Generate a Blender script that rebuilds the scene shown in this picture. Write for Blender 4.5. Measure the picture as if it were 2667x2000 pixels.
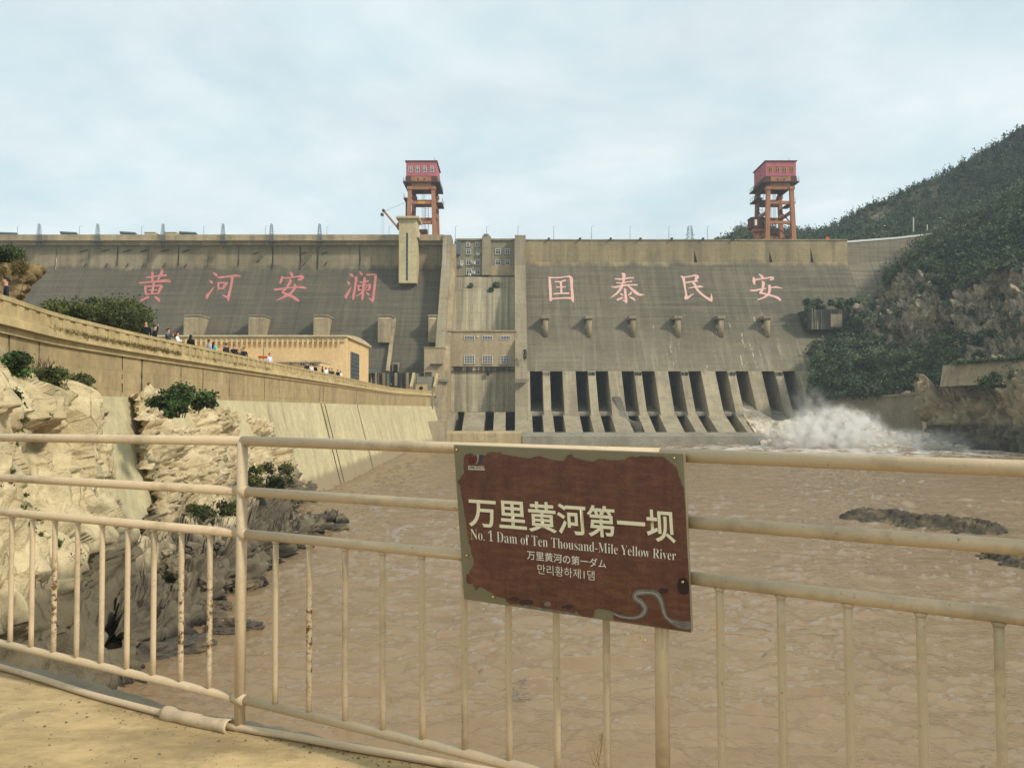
import bpy, bmesh, math, random
import numpy as np
from mathutils import Vector, Matrix

random.seed(7); RNG = np.random.default_rng(11)
for _o in list(bpy.data.objects): bpy.data.objects.remove(_o)
SC = bpy.context.scene
COL = SC.collection

# ------------------------------------------------------------------ camera
CAMZ = 8.0; F = 2000.0; PITCH = math.atan(65.0 / F)
cam_d = bpy.data.cameras.new('camera'); cam_d.sensor_width = 36.0
cam_d.lens = 36.0 * F / 2667.0; cam_d.clip_start = 0.05; cam_d.clip_end = 4000
cam = bpy.data.objects.new('camera', cam_d); COL.objects.link(cam)
cam.location = (0, 0, CAMZ); cam.rotation_euler = (math.pi / 2 + PITCH, 0, 0)
SC.camera = cam

# ------------------------------------------------------------------ sun, sky, exposure
TO_SUN = Vector((0.70, -0.45, 0.62)).normalized()
sun_d = bpy.data.lights.new('sun', 'SUN'); sun_d.energy = 3.3; sun_d.angle = math.radians(5.0)
sun_d.color = (1.0, 0.93, 0.83)
sun = bpy.data.objects.new('sun', sun_d); COL.objects.link(sun)
sun.location = (120, -120, 200)
sun.rotation_euler = TO_SUN.to_track_quat('Z', 'Y').to_euler()
W = bpy.data.worlds.new('World'); SC.world = W; W.use_nodes = True
nt = W.node_tree; nt.nodes.clear()
def wn(t, **k):
    n = nt.nodes.new(t)
    for a, b in k.items(): setattr(n, a, b)
    return n
L = nt.links.new
sky = wn('ShaderNodeTexSky', sky_type='NISHITA'); sky.sun_disc = False
sky.sun_elevation = math.asin(TO_SUN.z); sky.sun_rotation = math.atan2(TO_SUN.x, TO_SUN.y)
sky.air_density = 1.2; sky.dust_density = 2.5; sky.ozone_density = 1.2
gain = wn('ShaderNodeMixRGB', blend_type='MULTIPLY'); gain.inputs[0].default_value = 1
gain.inputs[2].default_value = (0.11, 0.11, 0.11, 1); L(sky.outputs[0], gain.inputs[1])
tc = wn('ShaderNodeTexCoord'); sep = wn('ShaderNodeSeparateXYZ'); L(tc.outputs['Generated'], sep.inputs[0])
def wm(op, a, b=None):
    n = wn('ShaderNodeMath', operation=op)
    for i, v in enumerate((a, b)):
        if v is None: continue
        if isinstance(v, (int, float)): n.inputs[i].default_value = v
        else: L(v, n.inputs[i])
    return n.outputs[0]
zz = wm('ADD', wm('MAXIMUM', sep.outputs[2], 0.0), 0.22)
cmb = wn('ShaderNodeCombineXYZ'); L(wm('DIVIDE', sep.outputs[0], zz), cmb.inputs[0]); L(wm('DIVIDE', sep.outputs[1], zz), cmb.inputs[1])
n1 = wn('ShaderNodeTexNoise'); L(cmb.outputs[0], n1.inputs['Vector']); n1.inputs['Scale'].default_value = 1.5
n1.inputs['Detail'].default_value = 7; n1.inputs['Roughness'].default_value = 0.6; n1.inputs['Distortion'].default_value = 0.5
rp = wn('ShaderNodeValToRGB'); L(n1.outputs[0], rp.inputs[0])
rp.color_ramp.elements[0].position = 0.30; rp.color_ramp.elements[0].color = (0.72, 0.72, 0.72, 1)
rp.color_ramp.elements[1].position = 0.66; rp.color_ramp.elements[1].color = (0.98, 0.98, 0.98, 1)
n2 = wn('ShaderNodeTexNoise'); L(cmb.outputs[0], n2.inputs['Vector']); n2.inputs['Scale'].default_value = 3.2; n2.inputs['Detail'].default_value = 6
r2 = wn('ShaderNodeValToRGB'); L(n2.outputs[0], r2.inputs[0]); r2.color_ramp.elements[0].position = .36; r2.color_ramp.elements[1].position = .66
cl = wn('ShaderNodeMixRGB'); L(r2.outputs[0], cl.inputs[0]); cl.inputs[1].default_value = (0.67, 0.815, 0.86, 1); cl.inputs[2].default_value = (0.84, 0.915, 0.915, 1)
mx = wn('ShaderNodeMixRGB'); L(rp.outputs[0], mx.inputs[0]); L(gain.outputs[0], mx.inputs[1]); L(cl.outputs[0], mx.inputs[2])
bg = wn('ShaderNodeBackground'); L(mx.outputs[0], bg.inputs[0]); bg.inputs[1].default_value = 1.0
wo = wn('ShaderNodeOutputWorld'); L(bg.outputs[0], wo.inputs[0])
SC.view_settings.view_transform = 'Standard'; SC.view_settings.look = 'None'
SC.view_settings.exposure = 0.12; SC.view_settings.gamma = 1.0; SC.view_settings.use_curve_mapping = False
SC.cycles.volume_bounces = 3; SC.cycles.max_bounces = 8
SC.cycles.use_denoising = True

# ------------------------------------------------------------------ pixel (2667x2000) -> world point at a chosen depth / height / plane
def ray(px, py):
    u = (px - 1333.5) / F; v = (1000.0 - py) / F
    c, s = math.cos(PITCH), math.sin(PITCH)
    return Vector((u, c - v * s, s + v * c))
def P(px, py, Y):
    d = ray(px, py); return Vector((0, 0, CAMZ)) + d * (Y / d.y)
def PZ(px, py, z):
    d = ray(px, py); return Vector((0, 0, CAMZ)) + d * ((z - CAMZ) / d.z)
def PP(px, py, p0, n):
    d = ray(px, py); o = Vector((0, 0, CAMZ)); return o + d * ((p0 - o).dot(n) / d.dot(n))
def XA(px, Y): return (px - 1333.5) / F * Y
def ZA(py, Y): return P(1333.5, py, Y).z

# ------------------------------------------------------------------ mesh helpers
class MB:
    def __init__(s): s.v = []; s.f = []; s.m = []; s.mi = 0
    def add(s, vs, fs):
        o = len(s.v); s.v += [tuple(v) for v in vs]
        for f in fs: s.f.append(tuple(i + o for i in f)); s.m.append(s.mi)
        return s
    def box(s, x0, x1, y0, y1, z0, z1):
        vs = [(x, y, z) for z in (z0, z1) for y in (y0, y1) for x in (x0, x1)]
        return s.add(vs, [(0, 2, 3, 1), (4, 5, 7, 6), (0, 1, 5, 4), (2, 6, 7, 3), (0, 4, 6, 2), (1, 3, 7, 5)])
    def prism_x(s, prof, x0, x1, x0b=None, x1b=None):
        n = len(prof); a = sum(prof[i][0] * prof[(i + 1) % n][1] - prof[(i + 1) % n][0] * prof[i][1] for i in range(n))
        if a < 0: prof = prof[::-1]
        vs = [(x0, y, z) for y, z in prof] + [(x1, y, z) for y, z in prof]
        fs = [tuple(range(n))[::-1], tuple(range(n, 2 * n))] + [(i, (i + 1) % n, (i + 1) % n + n, i + n) for i in range(n)]
        return s.add(vs, fs)
    def extrude(s, poly, vec):
        n = len(poly); vec = Vector(vec)
        vs = [Vector(p) for p in poly] + [Vector(p) + vec for p in poly]
        fs = [tuple(range(n)), tuple(range(2 * n - 1, n - 1, -1))] + [((i + 1) % n, i, i + n, (i + 1) % n + n) for i in range(n)]
        return s.add(vs, fs)
    def tube(s, path, r, n=8, cap=True):
        path = [Vector(p) for p in path]; rs = r if isinstance(r, (list, tuple)) else [r] * len(path)
        o = len(s.v); k = len(path); prev = None
        for i, p in enumerate(path):
            t = (path[min(i + 1, k - 1)] - path[max(i - 1, 0)]).normalized()
            if prev is None:
                a = t.orthogonal().normalized()
            else:
                a = (prev - t * prev.dot(t)); a = a.normalized() if a.length > 1e-6 else t.orthogonal().normalized()
            prev = a; b = t.cross(a)
            for j in range(n):
                w = 2 * math.pi * j / n
                s.v.append(tuple(p + (a * math.cos(w) + b * math.sin(w)) * rs[i]))
        for i in range(k - 1):
            for j in range(n):
                s.f.append((o + i * n + j, o + i * n + (j + 1) % n, o + (i + 1) * n + (j + 1) % n, o + (i + 1) * n + j)); s.m.append(s.mi)
        if cap:
            s.f.append(tuple(o + j for j in range(n))[::-1]); s.m.append(s.mi)
            s.f.append(tuple(o + (k - 1) * n + j for j in range(n))); s.m.append(s.mi)
        return s
    def beam(s, a, b, w, h=None, up=(0, 0, 1)):
        a, b = Vector(a), Vector(b); h = h or w; t = (b - a).normalized(); up = Vector(up)
        sd = t.cross(up); sd = sd.normalized() if sd.length > 1e-4 else t.cross(Vector((0, 1, 0))).normalized()
        u = sd.cross(t)
        vs = []
        for p in (a, b):
            for i, j in ((-1, -1), (1, -1), (1, 1), (-1, 1)): vs.append(p + sd * (i * w / 2) + u * (j * h / 2))
        return s.add(vs, [(3, 2, 1, 0), (4, 5, 6, 7), (0, 1, 5, 4), (1, 2, 6, 5), (2, 3, 7, 6), (3, 0, 4, 7)])
    def build(s, name, mats, parent=None, smooth=False, bevel=0):
        me = bpy.data.meshes.new(name); me.from_pydata(s.v, [], s.f)
        mats = mats if isinstance(mats, (list, tuple)) else [mats]
        for m in mats: me.materials.append(m)
        if len(mats) > 1: me.polygons.foreach_set('material_index', s.m)
        if smooth: me.polygons.foreach_set('use_smooth', [True] * len(s.f))
        me.update()
        return link(name, me, parent, bevel)
def link(name, me, parent=None, bevel=0):
    o = bpy.data.objects.new(name, me); COL.objects.link(o)
    if parent is not None: adopt(o, parent)
    if bevel:
        b = o.modifiers.new('edge', 'BEVEL'); b.width = bevel; b.segments = 2; b.limit_method = 'ANGLE'
    return o
WORLD_LOC = {}
def adopt(o, parent):
    o.parent = parent
    l = WORLD_LOC.get(parent.name, Vector((0, 0, 0)))
    o.matrix_parent_inverse = Matrix.Translation(-l)
def thing(name, label, cat, loc=(0, 0, 0), group=None):
    o = bpy.data.objects.new(name, None); COL.objects.link(o); o.empty_display_size = 0.5
    o.location = loc; WORLD_LOC[o.name] = Vector(loc)
    return tag(o, label, cat, group)
def tag(o, label=None, cat=None, group=None, kind=None):
    if label: o['label'] = label
    if cat: o['category'] = cat
    if group: o['group'] = group
    if kind: o['kind'] = kind
    return o
def npmesh(name, v, f, mat, smooth=False, attr=None):
    v = np.asarray(v, np.float32); f = np.asarray(f, np.int32); k = f.shape[1]
    me = bpy.data.meshes.new(name)
    me.vertices.add(len(v)); me.vertices.foreach_set('co', v.ravel())
    me.loops.add(f.size); me.loops.foreach_set('vertex_index', f.ravel())
    me.polygons.add(len(f)); me.polygons.foreach_set('loop_start', np.arange(0, f.size, k, dtype=np.int32))
    me.polygons.foreach_set('loop_total', np.full(len(f), k, np.int32))
    if smooth: me.polygons.foreach_set('use_smooth', np.ones(len(f), bool))
    me.update(calc_edges=True)
    for m in (mat if isinstance(mat, (list, tuple)) else [mat]): me.materials.append(m)
    if attr is not None:
        a = me.attributes.new('tint', 'FLOAT', 'FACE'); a.data.foreach_set('value', np.asarray(attr, np.float32))
    return me

# ------------------------------------------------------------------ numpy noise
def hash3(ix, iy, iz, s):
    h = (ix.astype(np.int64) * 374761393 + iy.astype(np.int64) * 668265263 + iz.astype(np.int64) * 2147483647 + s * 1274126177) & 0xFFFFFFFF
    h = ((h ^ (h >> 13)) * 1274126177) & 0xFFFFFFFF
    h = ((h ^ (h >> 16)) * 2246822519) & 0xFFFFFFFF
    return ((h ^ (h >> 15)) & 0xFFFFFF) / float(0xFFFFFF)
def vnoise(p, s=0):
    i = np.floor(p).astype(np.int64); f = p - i; f = f * f * (3 - 2 * f); r = 0
    for dx in (0, 1):
        for dy in (0, 1):
            for dz in (0, 1):
                w = (f[:, 0] if dx else 1 - f[:, 0]) * (f[:, 1] if dy else 1 - f[:, 1]) * (f[:, 2] if dz else 1 - f[:, 2])
                r = r + w * hash3(i[:, 0] + dx, i[:, 1] + dy, i[:, 2] + dz, s)
    return r * 2 - 1
def fbm(p, o=4, s=0, g=0.5):
    r = 0; a = 1; t = 0
    for k in range(o): r = r + a * vnoise(p * (2.03 ** k) + k * 17.3, s + k); t += a; a *= g
    return r / t
def worley(p, s=0, grad=False):
    i = np.floor(p).astype(np.int64); d1 = np.full(len(p), 9.0); d2 = np.full(len(p), 9.0); cid = np.zeros(len(p)); tl = np.zeros(len(p))
    for dx in (-1, 0, 1):
        for dy in (-1, 0, 1):
            for dz in (-1, 0, 1):
                c = i + np.array([dx, dy, dz]); a, b, e = c[:, 0], c[:, 1], c[:, 2]
                h = np.stack([hash3(a, b, e, s), hash3(a, b, e, s + 1), hash3(a, b, e, s + 2)], 1); q = c + .12 + .76 * h; v = p - q
                d = np.abs(v).max(1) * .45 + np.sqrt((v ** 2).sum(1)) * .55; n = d < d1
                d2 = np.where(n, d1, np.minimum(d2, d)); cid = np.where(n, hash3(a, b, e, s + 5), cid); d1 = np.where(n, d, d1)
                if grad: tl = np.where(n, (v * (h[:, [2, 0, 1]] * 2 - 1)).sum(1), tl)
    return (d1, d2, cid, tl) if grad else (d1, d2, cid)
def catmull(rows, n):
    rows = np.asarray(rows, float); k = len(rows); t = np.linspace(0, k - 1, n); i = np.minimum(t.astype(int), k - 2); f = (t - i)
    p = np.concatenate([[2 * rows[0] - rows[1]], rows, [2 * rows[-1] - rows[-2]]])
    sh = (-1,) + (1,) * (rows.ndim - 1); f = f.reshape(sh)
    a, b, c, d = p[i], p[i + 1], p[i + 2], p[i + 3]
    return 0.5 * (2 * b + (c - a) * f + (2 * a - 5 * b + 4 * c - d) * f ** 2 + (3 * b - a - 3 * c + d) * f ** 3)
def grid_surface(ctrl, nu, nv):
    g = catmull(np.asarray(ctrl, float), nv)               # rows
    g = catmull(np.swapaxes(g, 0, 1), nu)                  # cols -> (nu,nv,3)
    return np.swapaxes(g, 0, 1)                             # (nv,nu,3)
def grid_faces(nv, nu):
    i = np.arange(nv - 1)[:, None] * nu + np.arange(nu - 1)[None]
    return np.stack([i, i + 1, i + 1 + nu, i + nu], -1).reshape(-1, 4)
def grid_normals(g):
    du = np.gradient(g, axis=1); dv = np.gradient(g, axis=0); n = np.cross(du, dv)
    return n / (np.linalg.norm(n, axis=2, keepdims=True) + 1e-9)
def facets(p, s, low=False, kq=0.3):
    """continuous angular relief: the upper (or lower) envelope of randomly tilted planes, one per cell"""
    i = np.floor(p).astype(np.int64); best = np.full(len(p), -9.0)
    for dx in (-1, 0, 1):
        for dy in (-1, 0, 1):
            for dz in (-1, 0, 1):
                c = i + np.array([dx, dy, dz]); a, b, e = c[:, 0], c[:, 1], c[:, 2]
                h = np.stack([hash3(a, b, e, s), hash3(a, b, e, s + 1), hash3(a, b, e, s + 2)], 1); v = p - (c + .1 + .8 * h)
                t = np.stack([hash3(a, b, e, s + 6), hash3(a, b, e, s + 7), hash3(a, b, e, s + 8)], 1) * 2 - 1
                best = np.maximum(best, hash3(a, b, e, s + 5) * .7 + (v * t).sum(1) * 1.35 - kq * (v ** 2).sum(1) - .9 * np.maximum(0, np.abs(v).max(1) - .85))
    return -(best - .75) if low else best - .75
def rocky(g, nrm, amp, cell, seed, an=(1, 1, 1), crack=0.35, fine=0.25, small=0.17):
    """fractured rock: every cell is a tilted plane with its own offset, narrow cracks between"""
    p = g.reshape(-1, 3); d = np.zeros(len(p)); an = np.array(an)
    R = np.array(Matrix.Rotation(.5, 3, 'Z') @ Matrix.Rotation(.25, 3, 'X')); p2 = p @ R.T
    for k, (c, a) in enumerate(((cell * 1.7, 1.0), (cell * 0.7, 0.42), (cell * 0.27, small))):
        q = p2 / c * an + fbm(p / c * .9, 2, seed + k)[:, None] * 0.10
        d1, d2, cid, tl = worley(q, seed + 31 * k, True)
        d += a * amp * ((cid - 0.5) * 1.1 + tl * 1.35 - crack * np.exp(-((d2 - d1) / 0.03) ** 2))
    d += amp * fine * fbm(p / cell * 2.2, 5, seed + 9)
    return g + nrm * d.reshape(g.shape[:2] + (1,))
def slabby(g, nrm, amp, cell, seed, an=(1, 1, 1), crack=0.35, fine=0.25, small=0.17, wgt=None):
    p = g.reshape(-1, 3); an = np.array(an); R = np.array(Matrix.Rotation(.5, 3, 'Z') @ Matrix.Rotation(.25, 3, 'X')); p2 = p @ R.T
    d = amp * 1.7 * facets(p2 / (cell * 1.6) * an + fbm(p / cell * .5, 2, seed)[:, None] * .15, seed)
    d += amp * 1.0 * facets(p2 / (cell * .6) * an, seed + 31, True, .25) + amp * small * 2.2 * facets(p2 / (cell * .27) * an, seed + 62)
    d += amp * fine * fbm(p / cell * 2.6, 5, seed + 9, .6)
    d -= d.mean() + .12
    if wgt is not None: d = d * wgt.ravel()
    return g + nrm * d.reshape(g.shape[:2] + (1,))

# ------------------------------------------------------------------ material helpers
def lin(h):
    h = h.lstrip('#'); c = [int(h[i:i + 2], 16) / 255 for i in (0, 2, 4)]
    return tuple((x / 12.92 if x <= 0.04045 else ((x + 0.055) / 1.055) ** 2.4) for x in c) + (1.0,)
class Mat:
    def __init__(s, name, rough=0.85, spec=0.3):
        s.m = bpy.data.materials.new(name); s.m.use_nodes = True; s.nt = s.m.node_tree
        s.b = s.nt.nodes['Principled BSDF']; s.b.inputs['Roughness'].default_value = rough
        s.b.inputs['Specular IOR Level'].default_value = spec
        s.geo = s.nt.nodes.new('ShaderNodeNewGeometry'); s.pos = s.geo.outputs['Position']
    def n(s, t, **k):
        n = s.nt.nodes.new(t)
        for a, b in k.items(): setattr(n, a, b)
        return n
    def put(s, sock, v):
        if v is None: return
        if isinstance(v, bpy.types.NodeSocket): s.nt.links.new(v, sock)
        elif isinstance(v, (tuple, list)) and len(sock.default_value) == 3 and len(v) == 4: sock.default_value = v[:3]
        else: sock.default_value = v
    def map(s, sc, vec=None, rot=(0, 0, 0)):
        n = s.n('ShaderNodeMapping'); s.put(n.inputs[0], vec or s.pos); n.inputs['Scale'].default_value = sc; n.inputs['Rotation'].default_value = rot
        return n.outputs[0]
    def noise(s, scale=1, detail=4, rough=0.55, vec=None, dist=0):
        n = s.n('ShaderNodeTexNoise'); s.put(n.inputs['Vector'], vec or s.pos); n.inputs['Scale'].default_value = scale
        n.inputs['Detail'].default_value = detail; n.inputs['Roughness'].default_value = rough; n.inputs['Distortion'].default_value = dist
        return n.outputs[0]
    def vor(s, scale=1, vec=None, feature='DISTANCE_TO_EDGE'):
        n = s.n('ShaderNodeTexVoronoi', feature=feature); s.put(n.inputs['Vector'], vec or s.pos); n.inputs['Scale'].default_value = scale
        return n.outputs['Distance']
    def ramp(s, fac, stops):
        n = s.n('ShaderNodeValToRGB'); s.put(n.inputs[0], fac); e = n.color_ramp.elements
        while len(e) < len(stops): e.new(0.5)
        for x, (p, c) in zip(e, stops):
            x.position = p; x.color = c if isinstance(c, tuple) else (c, c, c, 1)
        return n.outputs[0]
    def mix(s, fac, a, b, mode='MIX'):
        n = s.n('ShaderNodeMixRGB', blend_type=mode); s.put(n.inputs[0], fac); s.put(n.inputs[1], a); s.put(n.inputs[2], b); return n.outputs[0]
    def math(s, op, a, b=None, c=None, clamp=False):
        n = s.n('ShaderNodeMath', operation=op); n.use_clamp = clamp
        for i, v in enumerate((a, b, c)): s.put(n.inputs[i], v)
        return n.outputs[0]
    def sep(s, vec=None):
        n = s.n('ShaderNodeSeparateXYZ'); s.put(n.inputs[0], vec or s.pos); return n.outputs
    def smooth(s, v, a, b):
        n = s.n('ShaderNodeMapRange', interpolation_type='SMOOTHSTEP'); s.put(n.inputs[0], v); n.inputs[1].default_value = a; n.inputs[2].default_value = b
        return n.outputs[0]
    def bump(s, h, dist=0.02, strength=0.6):
        n = s.n('ShaderNodeBump'); s.put(n.inputs['Height'], h); n.inputs['Distance'].default_value = dist; n.inputs['Strength'].default_value = strength
        s.put(s.b.inputs['Normal'], n.outputs[0]); return s
    def col(s, c): s.put(s.b.inputs['Base Color'], c); return s
    def rgh(s, c): s.put(s.b.inputs['Roughness'], c); return s

def plain(name, c, rough=0.7, spec=0.3, var=0.12, scale=2.0, metal=0):
    k = Mat(name, rough, spec); c = lin(c) if isinstance(c, str) else c
    a = tuple(x * (1 - var) for x in c[:3]) + (1,); b = tuple(min(1, x * (1 + var)) for x in c[:3]) + (1,)
    k.col(k.mix(k.noise(scale, 5), a, b)); k.b.inputs['Metallic'].default_value = metal
    return k.m
def concrete(name, c1, c2, streak=0.5, streak_c='#3c3a33', white=0.0, lift=1.5, lift_s=0.25, panel=0, sx=0.35, sz=0.025, scale=0.12, blot=0.3, bump=0.03, off=(0.45, 0.62), sy=None):
    sy = sx if sy is None else sy
    k = Mat(name, 0.9, 0.2); c1, c2 = lin(c1), lin(c2)
    base = k.mix(k.ramp(k.noise(scale, 7, 0.62), [(0.32, 0.0), (0.68, 1.0)]), c1, c2)
    fine = k.noise(2.2, 6, 0.65)
    base = k.mix(0.35, base, k.ramp(fine, [(0.25, (0.25, 0.24, 0.22, 1)), (0.8, (0.9, 0.88, 0.82, 1))]), 'OVERLAY')
    if streak:
        st = k.noise(1.0, 6, 0.7, k.map((sx, sy, sz)))
        m = k.math('MULTIPLY', k.ramp(st, [(off[0], 0.0), (off[1], 1.0)]), streak)
        base = k.mix(m, base, lin(streak_c))
    if white:
        st = k.noise(1.0, 5, 0.75, k.map((sx * 1.6, sy * 1.6, sz * 2.2)))
        m = k.math('MULTIPLY', k.ramp(st, [(0.60, 0.0), (0.68, 1.0)]), white)
        base = k.mix(m, base, lin('#cfc6ab'))
    if blot:
        m = k.math('MULTIPLY', k.ramp(k.noise(scale * 3.1, 6, 0.7), [(0.52, 0.0), (0.66, 1.0)]), blot)
        base = k.mix(m, base, lin('#4d483d'))
    hgt = fine
    if lift:
        z = k.sep()[2]; wob = k.math('MULTIPLY', k.noise(0.7, 3), 0.12)
        f = k.math('FRACT', k.math('DIVIDE', k.math('ADD', z, wob), lift))
        ln = k.math('LESS_THAN', f, 0.07)
        m = k.math('MULTIPLY', ln, k.math('MULTIPLY', k.ramp(k.noise(0.5, 4), [(0.35, 0.15), (0.65, 1.0)]), lift_s))
        if panel:
            fx = k.math('FRACT', k.math('DIVIDE', k.math('ADD', k.math('ADD', k.sep()[0], k.sep()[1]), wob), panel))
            m = k.math('MAXIMUM', m, k.math('MULTIPLY', k.math('LESS_THAN', fx, 0.05), lift_s * 0.6))
        base = k.mix(m, base, lin('#35322b'))
    k.col(base); k.bump(k.math('ADD', hgt, k.noise(9, 3)), bump, 0.5)
    return k
def foliage(name, dark, mid, light, rough=0.75, patch=0.15, scale=None):
    k = Mat(name, rough, 0.2); a = k.n('ShaderNodeAttribute'); a.attribute_name = 'tint'
    c = k.ramp(a.outputs['Fac'], [(0.0, lin(dark)), (0.5, lin(mid)), (1.0, lin(light))])
    c = k.mix(k.ramp(k.noise(patch, 4), [(0.35, 0.0), (0.7, 0.55)]), c, lin('#5c5a3c'))
    k.col(c); k.b.inputs['Subsurface Weight'].default_value = 0.0
    tr = k.n('ShaderNodeBsdfTranslucent'); k.put(tr.inputs[0], c)
    ms = k.n('ShaderNodeMixShader'); ms.inputs[0].default_value = 0.22
    k.nt.links.new(k.b.outputs[0], ms.inputs[1]); k.nt.links.new(tr.outputs[0], ms.inputs[2])
    k.nt.links.new(ms.outputs[0], k.nt.nodes['Material Output'].inputs[0])
    return k.m
def leafcloud(centres, radii, per, size, seed, flat=0.6, shell=0.5):
    """many small leaf faces spread through the volume of the given clumps"""
    r = np.random.default_rng(seed); centres = np.asarray(centres, float); radii = np.asarray(radii, float)
    if radii.ndim == 1: radii = np.stack([radii, radii, radii * 0.8], 1)
    n = len(centres) * per; ci = np.repeat(np.arange(len(centres)), per)
    d = r.normal(size=(n, 3)); d /= np.linalg.norm(d, axis=1, keepdims=True)
    rad = shell + (1 - shell) * r.random(n); rad *= 1 + 0.32 * r.normal(size=n).clip(-1, 2.2)
    c = centres[ci] + d * rad[:, None] * radii[ci]
    a = r.normal(size=(n, 3)) + d * 0.4; a /= np.linalg.norm(a, axis=1, keepdims=True)
    b = np.cross(a, r.normal(size=(n, 3))); b /= np.linalg.norm(b, axis=1, keepdims=True)
    sz = (size * (0.6 + 0.8 * r.random(n)))[:, None]
    v = np.stack([c - a * sz, c + b * sz * flat, c + a * sz, c - b * sz * flat], 1).reshape(-1, 3)
    f = np.arange(n * 4).reshape(-1, 4)
    tint = np.clip(0.45 + 0.16 * r.normal(size=n) + (r.random(len(centres))[ci] - 0.5) * 0.8, 0, 1)
    return v, f, tint
def stack_np(parts):
    vs, fs, ts, o = [], [], [], 0
    for v, f, t in parts: vs.append(v); fs.append(f + o); ts.append(t); o += len(v)
    return np.concatenate(vs), np.concatenate(fs), np.concatenate(ts)

# ------------------------------------------------------------------ materials
M = {}
# dam faces: light band above a weathered dark band, paler again low on the spillway block
def dam_mat(name, top_c, top_c2, dark, dark2, low, zline, zlow0, zlow1, white):
    k = concrete(name, top_c, top_c2, 0.45, '#56503f', 0.0, 1.5, 0.28, 6.0, 0.30, 0.03, 0.06, 0.25, sy=0.02)
    base = k.b.inputs['Base Color'].links[0].from_socket
    z = k.sep()[2]
    edge = k.math('ADD', z, k.math('MULTIPLY', k.math('SUBTRACT', k.noise(0.16, 7, 0.7, k.map((1, 1, 0.12))), 0.5), 6.5))
    dk = k.mix(k.ramp(k.noise(0.045, 6, 0.6), [(0.3, 0.0), (0.7, 1.0)]), lin(dark), lin(dark2))
    dk = k.mix(k.math('MULTIPLY', k.ramp(k.noise(1, 6, 0.75, k.map((0.6, 0.02, 0.04))), [(0.47, 0.0), (0.70, 1.0)]), 0.5), dk, lin(low))
    dk = k.mix(k.math('MULTIPLY', k.ramp(k.noise(1, 6, 0.75, k.map((0.035, 0.0, 0.9))), [(0.46, 0.0), (0.66, 1.0)]), 0.45), dk, lin(low)); dk = k.mix(k.math('MULTIPLY', k.ramp(k.noise(1, 6, 0.75, k.map((0.03, 0.0, 1.6))), [(0.5, 0.0), (0.62, 1.0)]), 0.5), dk, lin('#3d3b34'))
    dk = k.mix(k.math('MULTIPLY', k.ramp(k.noise(1, 5, 0.7, k.map((0.9, 0.02, 0.04))), [(0.5, 0.0), (0.68, 1.0)]), 0.42), dk, lin('#393832'))
    f = k.math('FRACT', k.math('DIVIDE', z, 1.25)); fx = k.math('FRACT', k.math('DIVIDE', k.sep()[0], 1.6))
    g = k.math('MAXIMUM', k.math('LESS_THAN', f, 0.10), k.math('LESS_THAN', fx, 0.09))
    dk = k.mix(k.math('MULTIPLY', g, k.math('MULTIPLY', k.ramp(k.noise(0.2, 4), [(0.4, 0.0), (0.65, 1.0)]), 0.32)), dk, lin('#3a3932'))
    lo = k.mix(k.ramp(k.noise(0.16, 6, 0.65), [(0.3, 0.0), (0.7, 1.0)]), lin(low), lin(dark2)); lo = k.mix(k.math('MULTIPLY', k.ramp(k.noise(1, 6, 0.75, k.map((0.04, 0.0, 1.3))), [(0.48, 0.0), (0.62, 1.0)]), 0.5), lo, lin('#57513f')); lo = k.mix(k.math('MULTIPLY', k.ramp(k.noise(1, 6, 0.75, k.map((0.7, 0.03, 0.05))), [(0.5, 0.0), (0.64, 1.0)]), 0.5), lo, lin('#a1967d'))
    if white:
        ms = k.math('MULTIPLY', k.ramp(k.noise(1, 6, 0.8, k.map((0.55, 0.05, 0.10))), [(0.60, 0.0), (0.64, 1.0)]), white)
        px = k.math('MULTIPLY', k.smooth(k.sep()[0], 30, 44), k.math('SUBTRACT', 1.0, k.smooth(k.sep()[0], 58, 70)))
        pz = k.math('MULTIPLY', k.smooth(z, 14, 20), k.math('SUBTRACT', 1.0, k.smooth(z, 30, 34)))
        ms = k.math('MULTIPLY', ms, k.math('MULTIPLY', px, pz)); lo = k.mix(ms, lo, lin('#c9c2ad'))
        dk = k.mix(ms, dk, lin('#c9c2ad'))
    low_m = k.smooth(k.math('ADD', z, k.math('MULTIPLY', k.noise(0.06, 4), 8)), zlow1, zlow0)
    body = k.mix(low_m, dk, lo)
    fin = k.noise(1.6, 7, 0.7); body = k.mix(0.38, body, k.ramp(fin, [(0.25, (0.3, 0.3, 0.28, 1)), (0.8, (0.85, 0.83, 0.78, 1))]), 'OVERLAY')
    k.col(k.mix(k.smooth(edge, zline - 0.9, zline + 0.9), body, base))
    return k.m
M['dam_left'] = dam_mat('dam_left_concrete', '#988c72', '#81765e', '#4a463c', '#5a5548', '#726956', 46.2, 10, 20, 0)
M['dam_right'] = dam_mat('dam_right_concrete', '#a0906e', '#897b60', '#534f43', '#666051', '#837963', 47.2, 18, 38, 0.95)
M['dam_wing'] = dam_mat('abutment_concrete', '#8a8068', '#7b725e', '#726b5b', '#7a7362', '#857a66', 70, 18, 30, 0)
M['concrete_tan'] = concrete('tan_concrete', '#a8987a', '#948569', 0.5, '#5a5344', 0.25).m
M['pilaster'] = concrete('pilaster_concrete', '#968b72', '#857b66', 0.5, '#5e584a', 0.25, 1.5, 0.4, sy=0.02).m
M['bay'] = concrete('streaked_bay_concrete', '#b3a88c', '#968b73', 0.6, '#4f4c42', 0.5, 2.2, 0.3, 0, 0.8, 0.02, 0.12, 0.15, 0.03, (0.42, 0.60), sy=0.02).m
M['pier'] = concrete('pier_concrete', '#a3977c', '#8c816b', 0.5, '#5c5546', 0.35, 1.5, 0.3, sy=0.03).m
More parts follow.
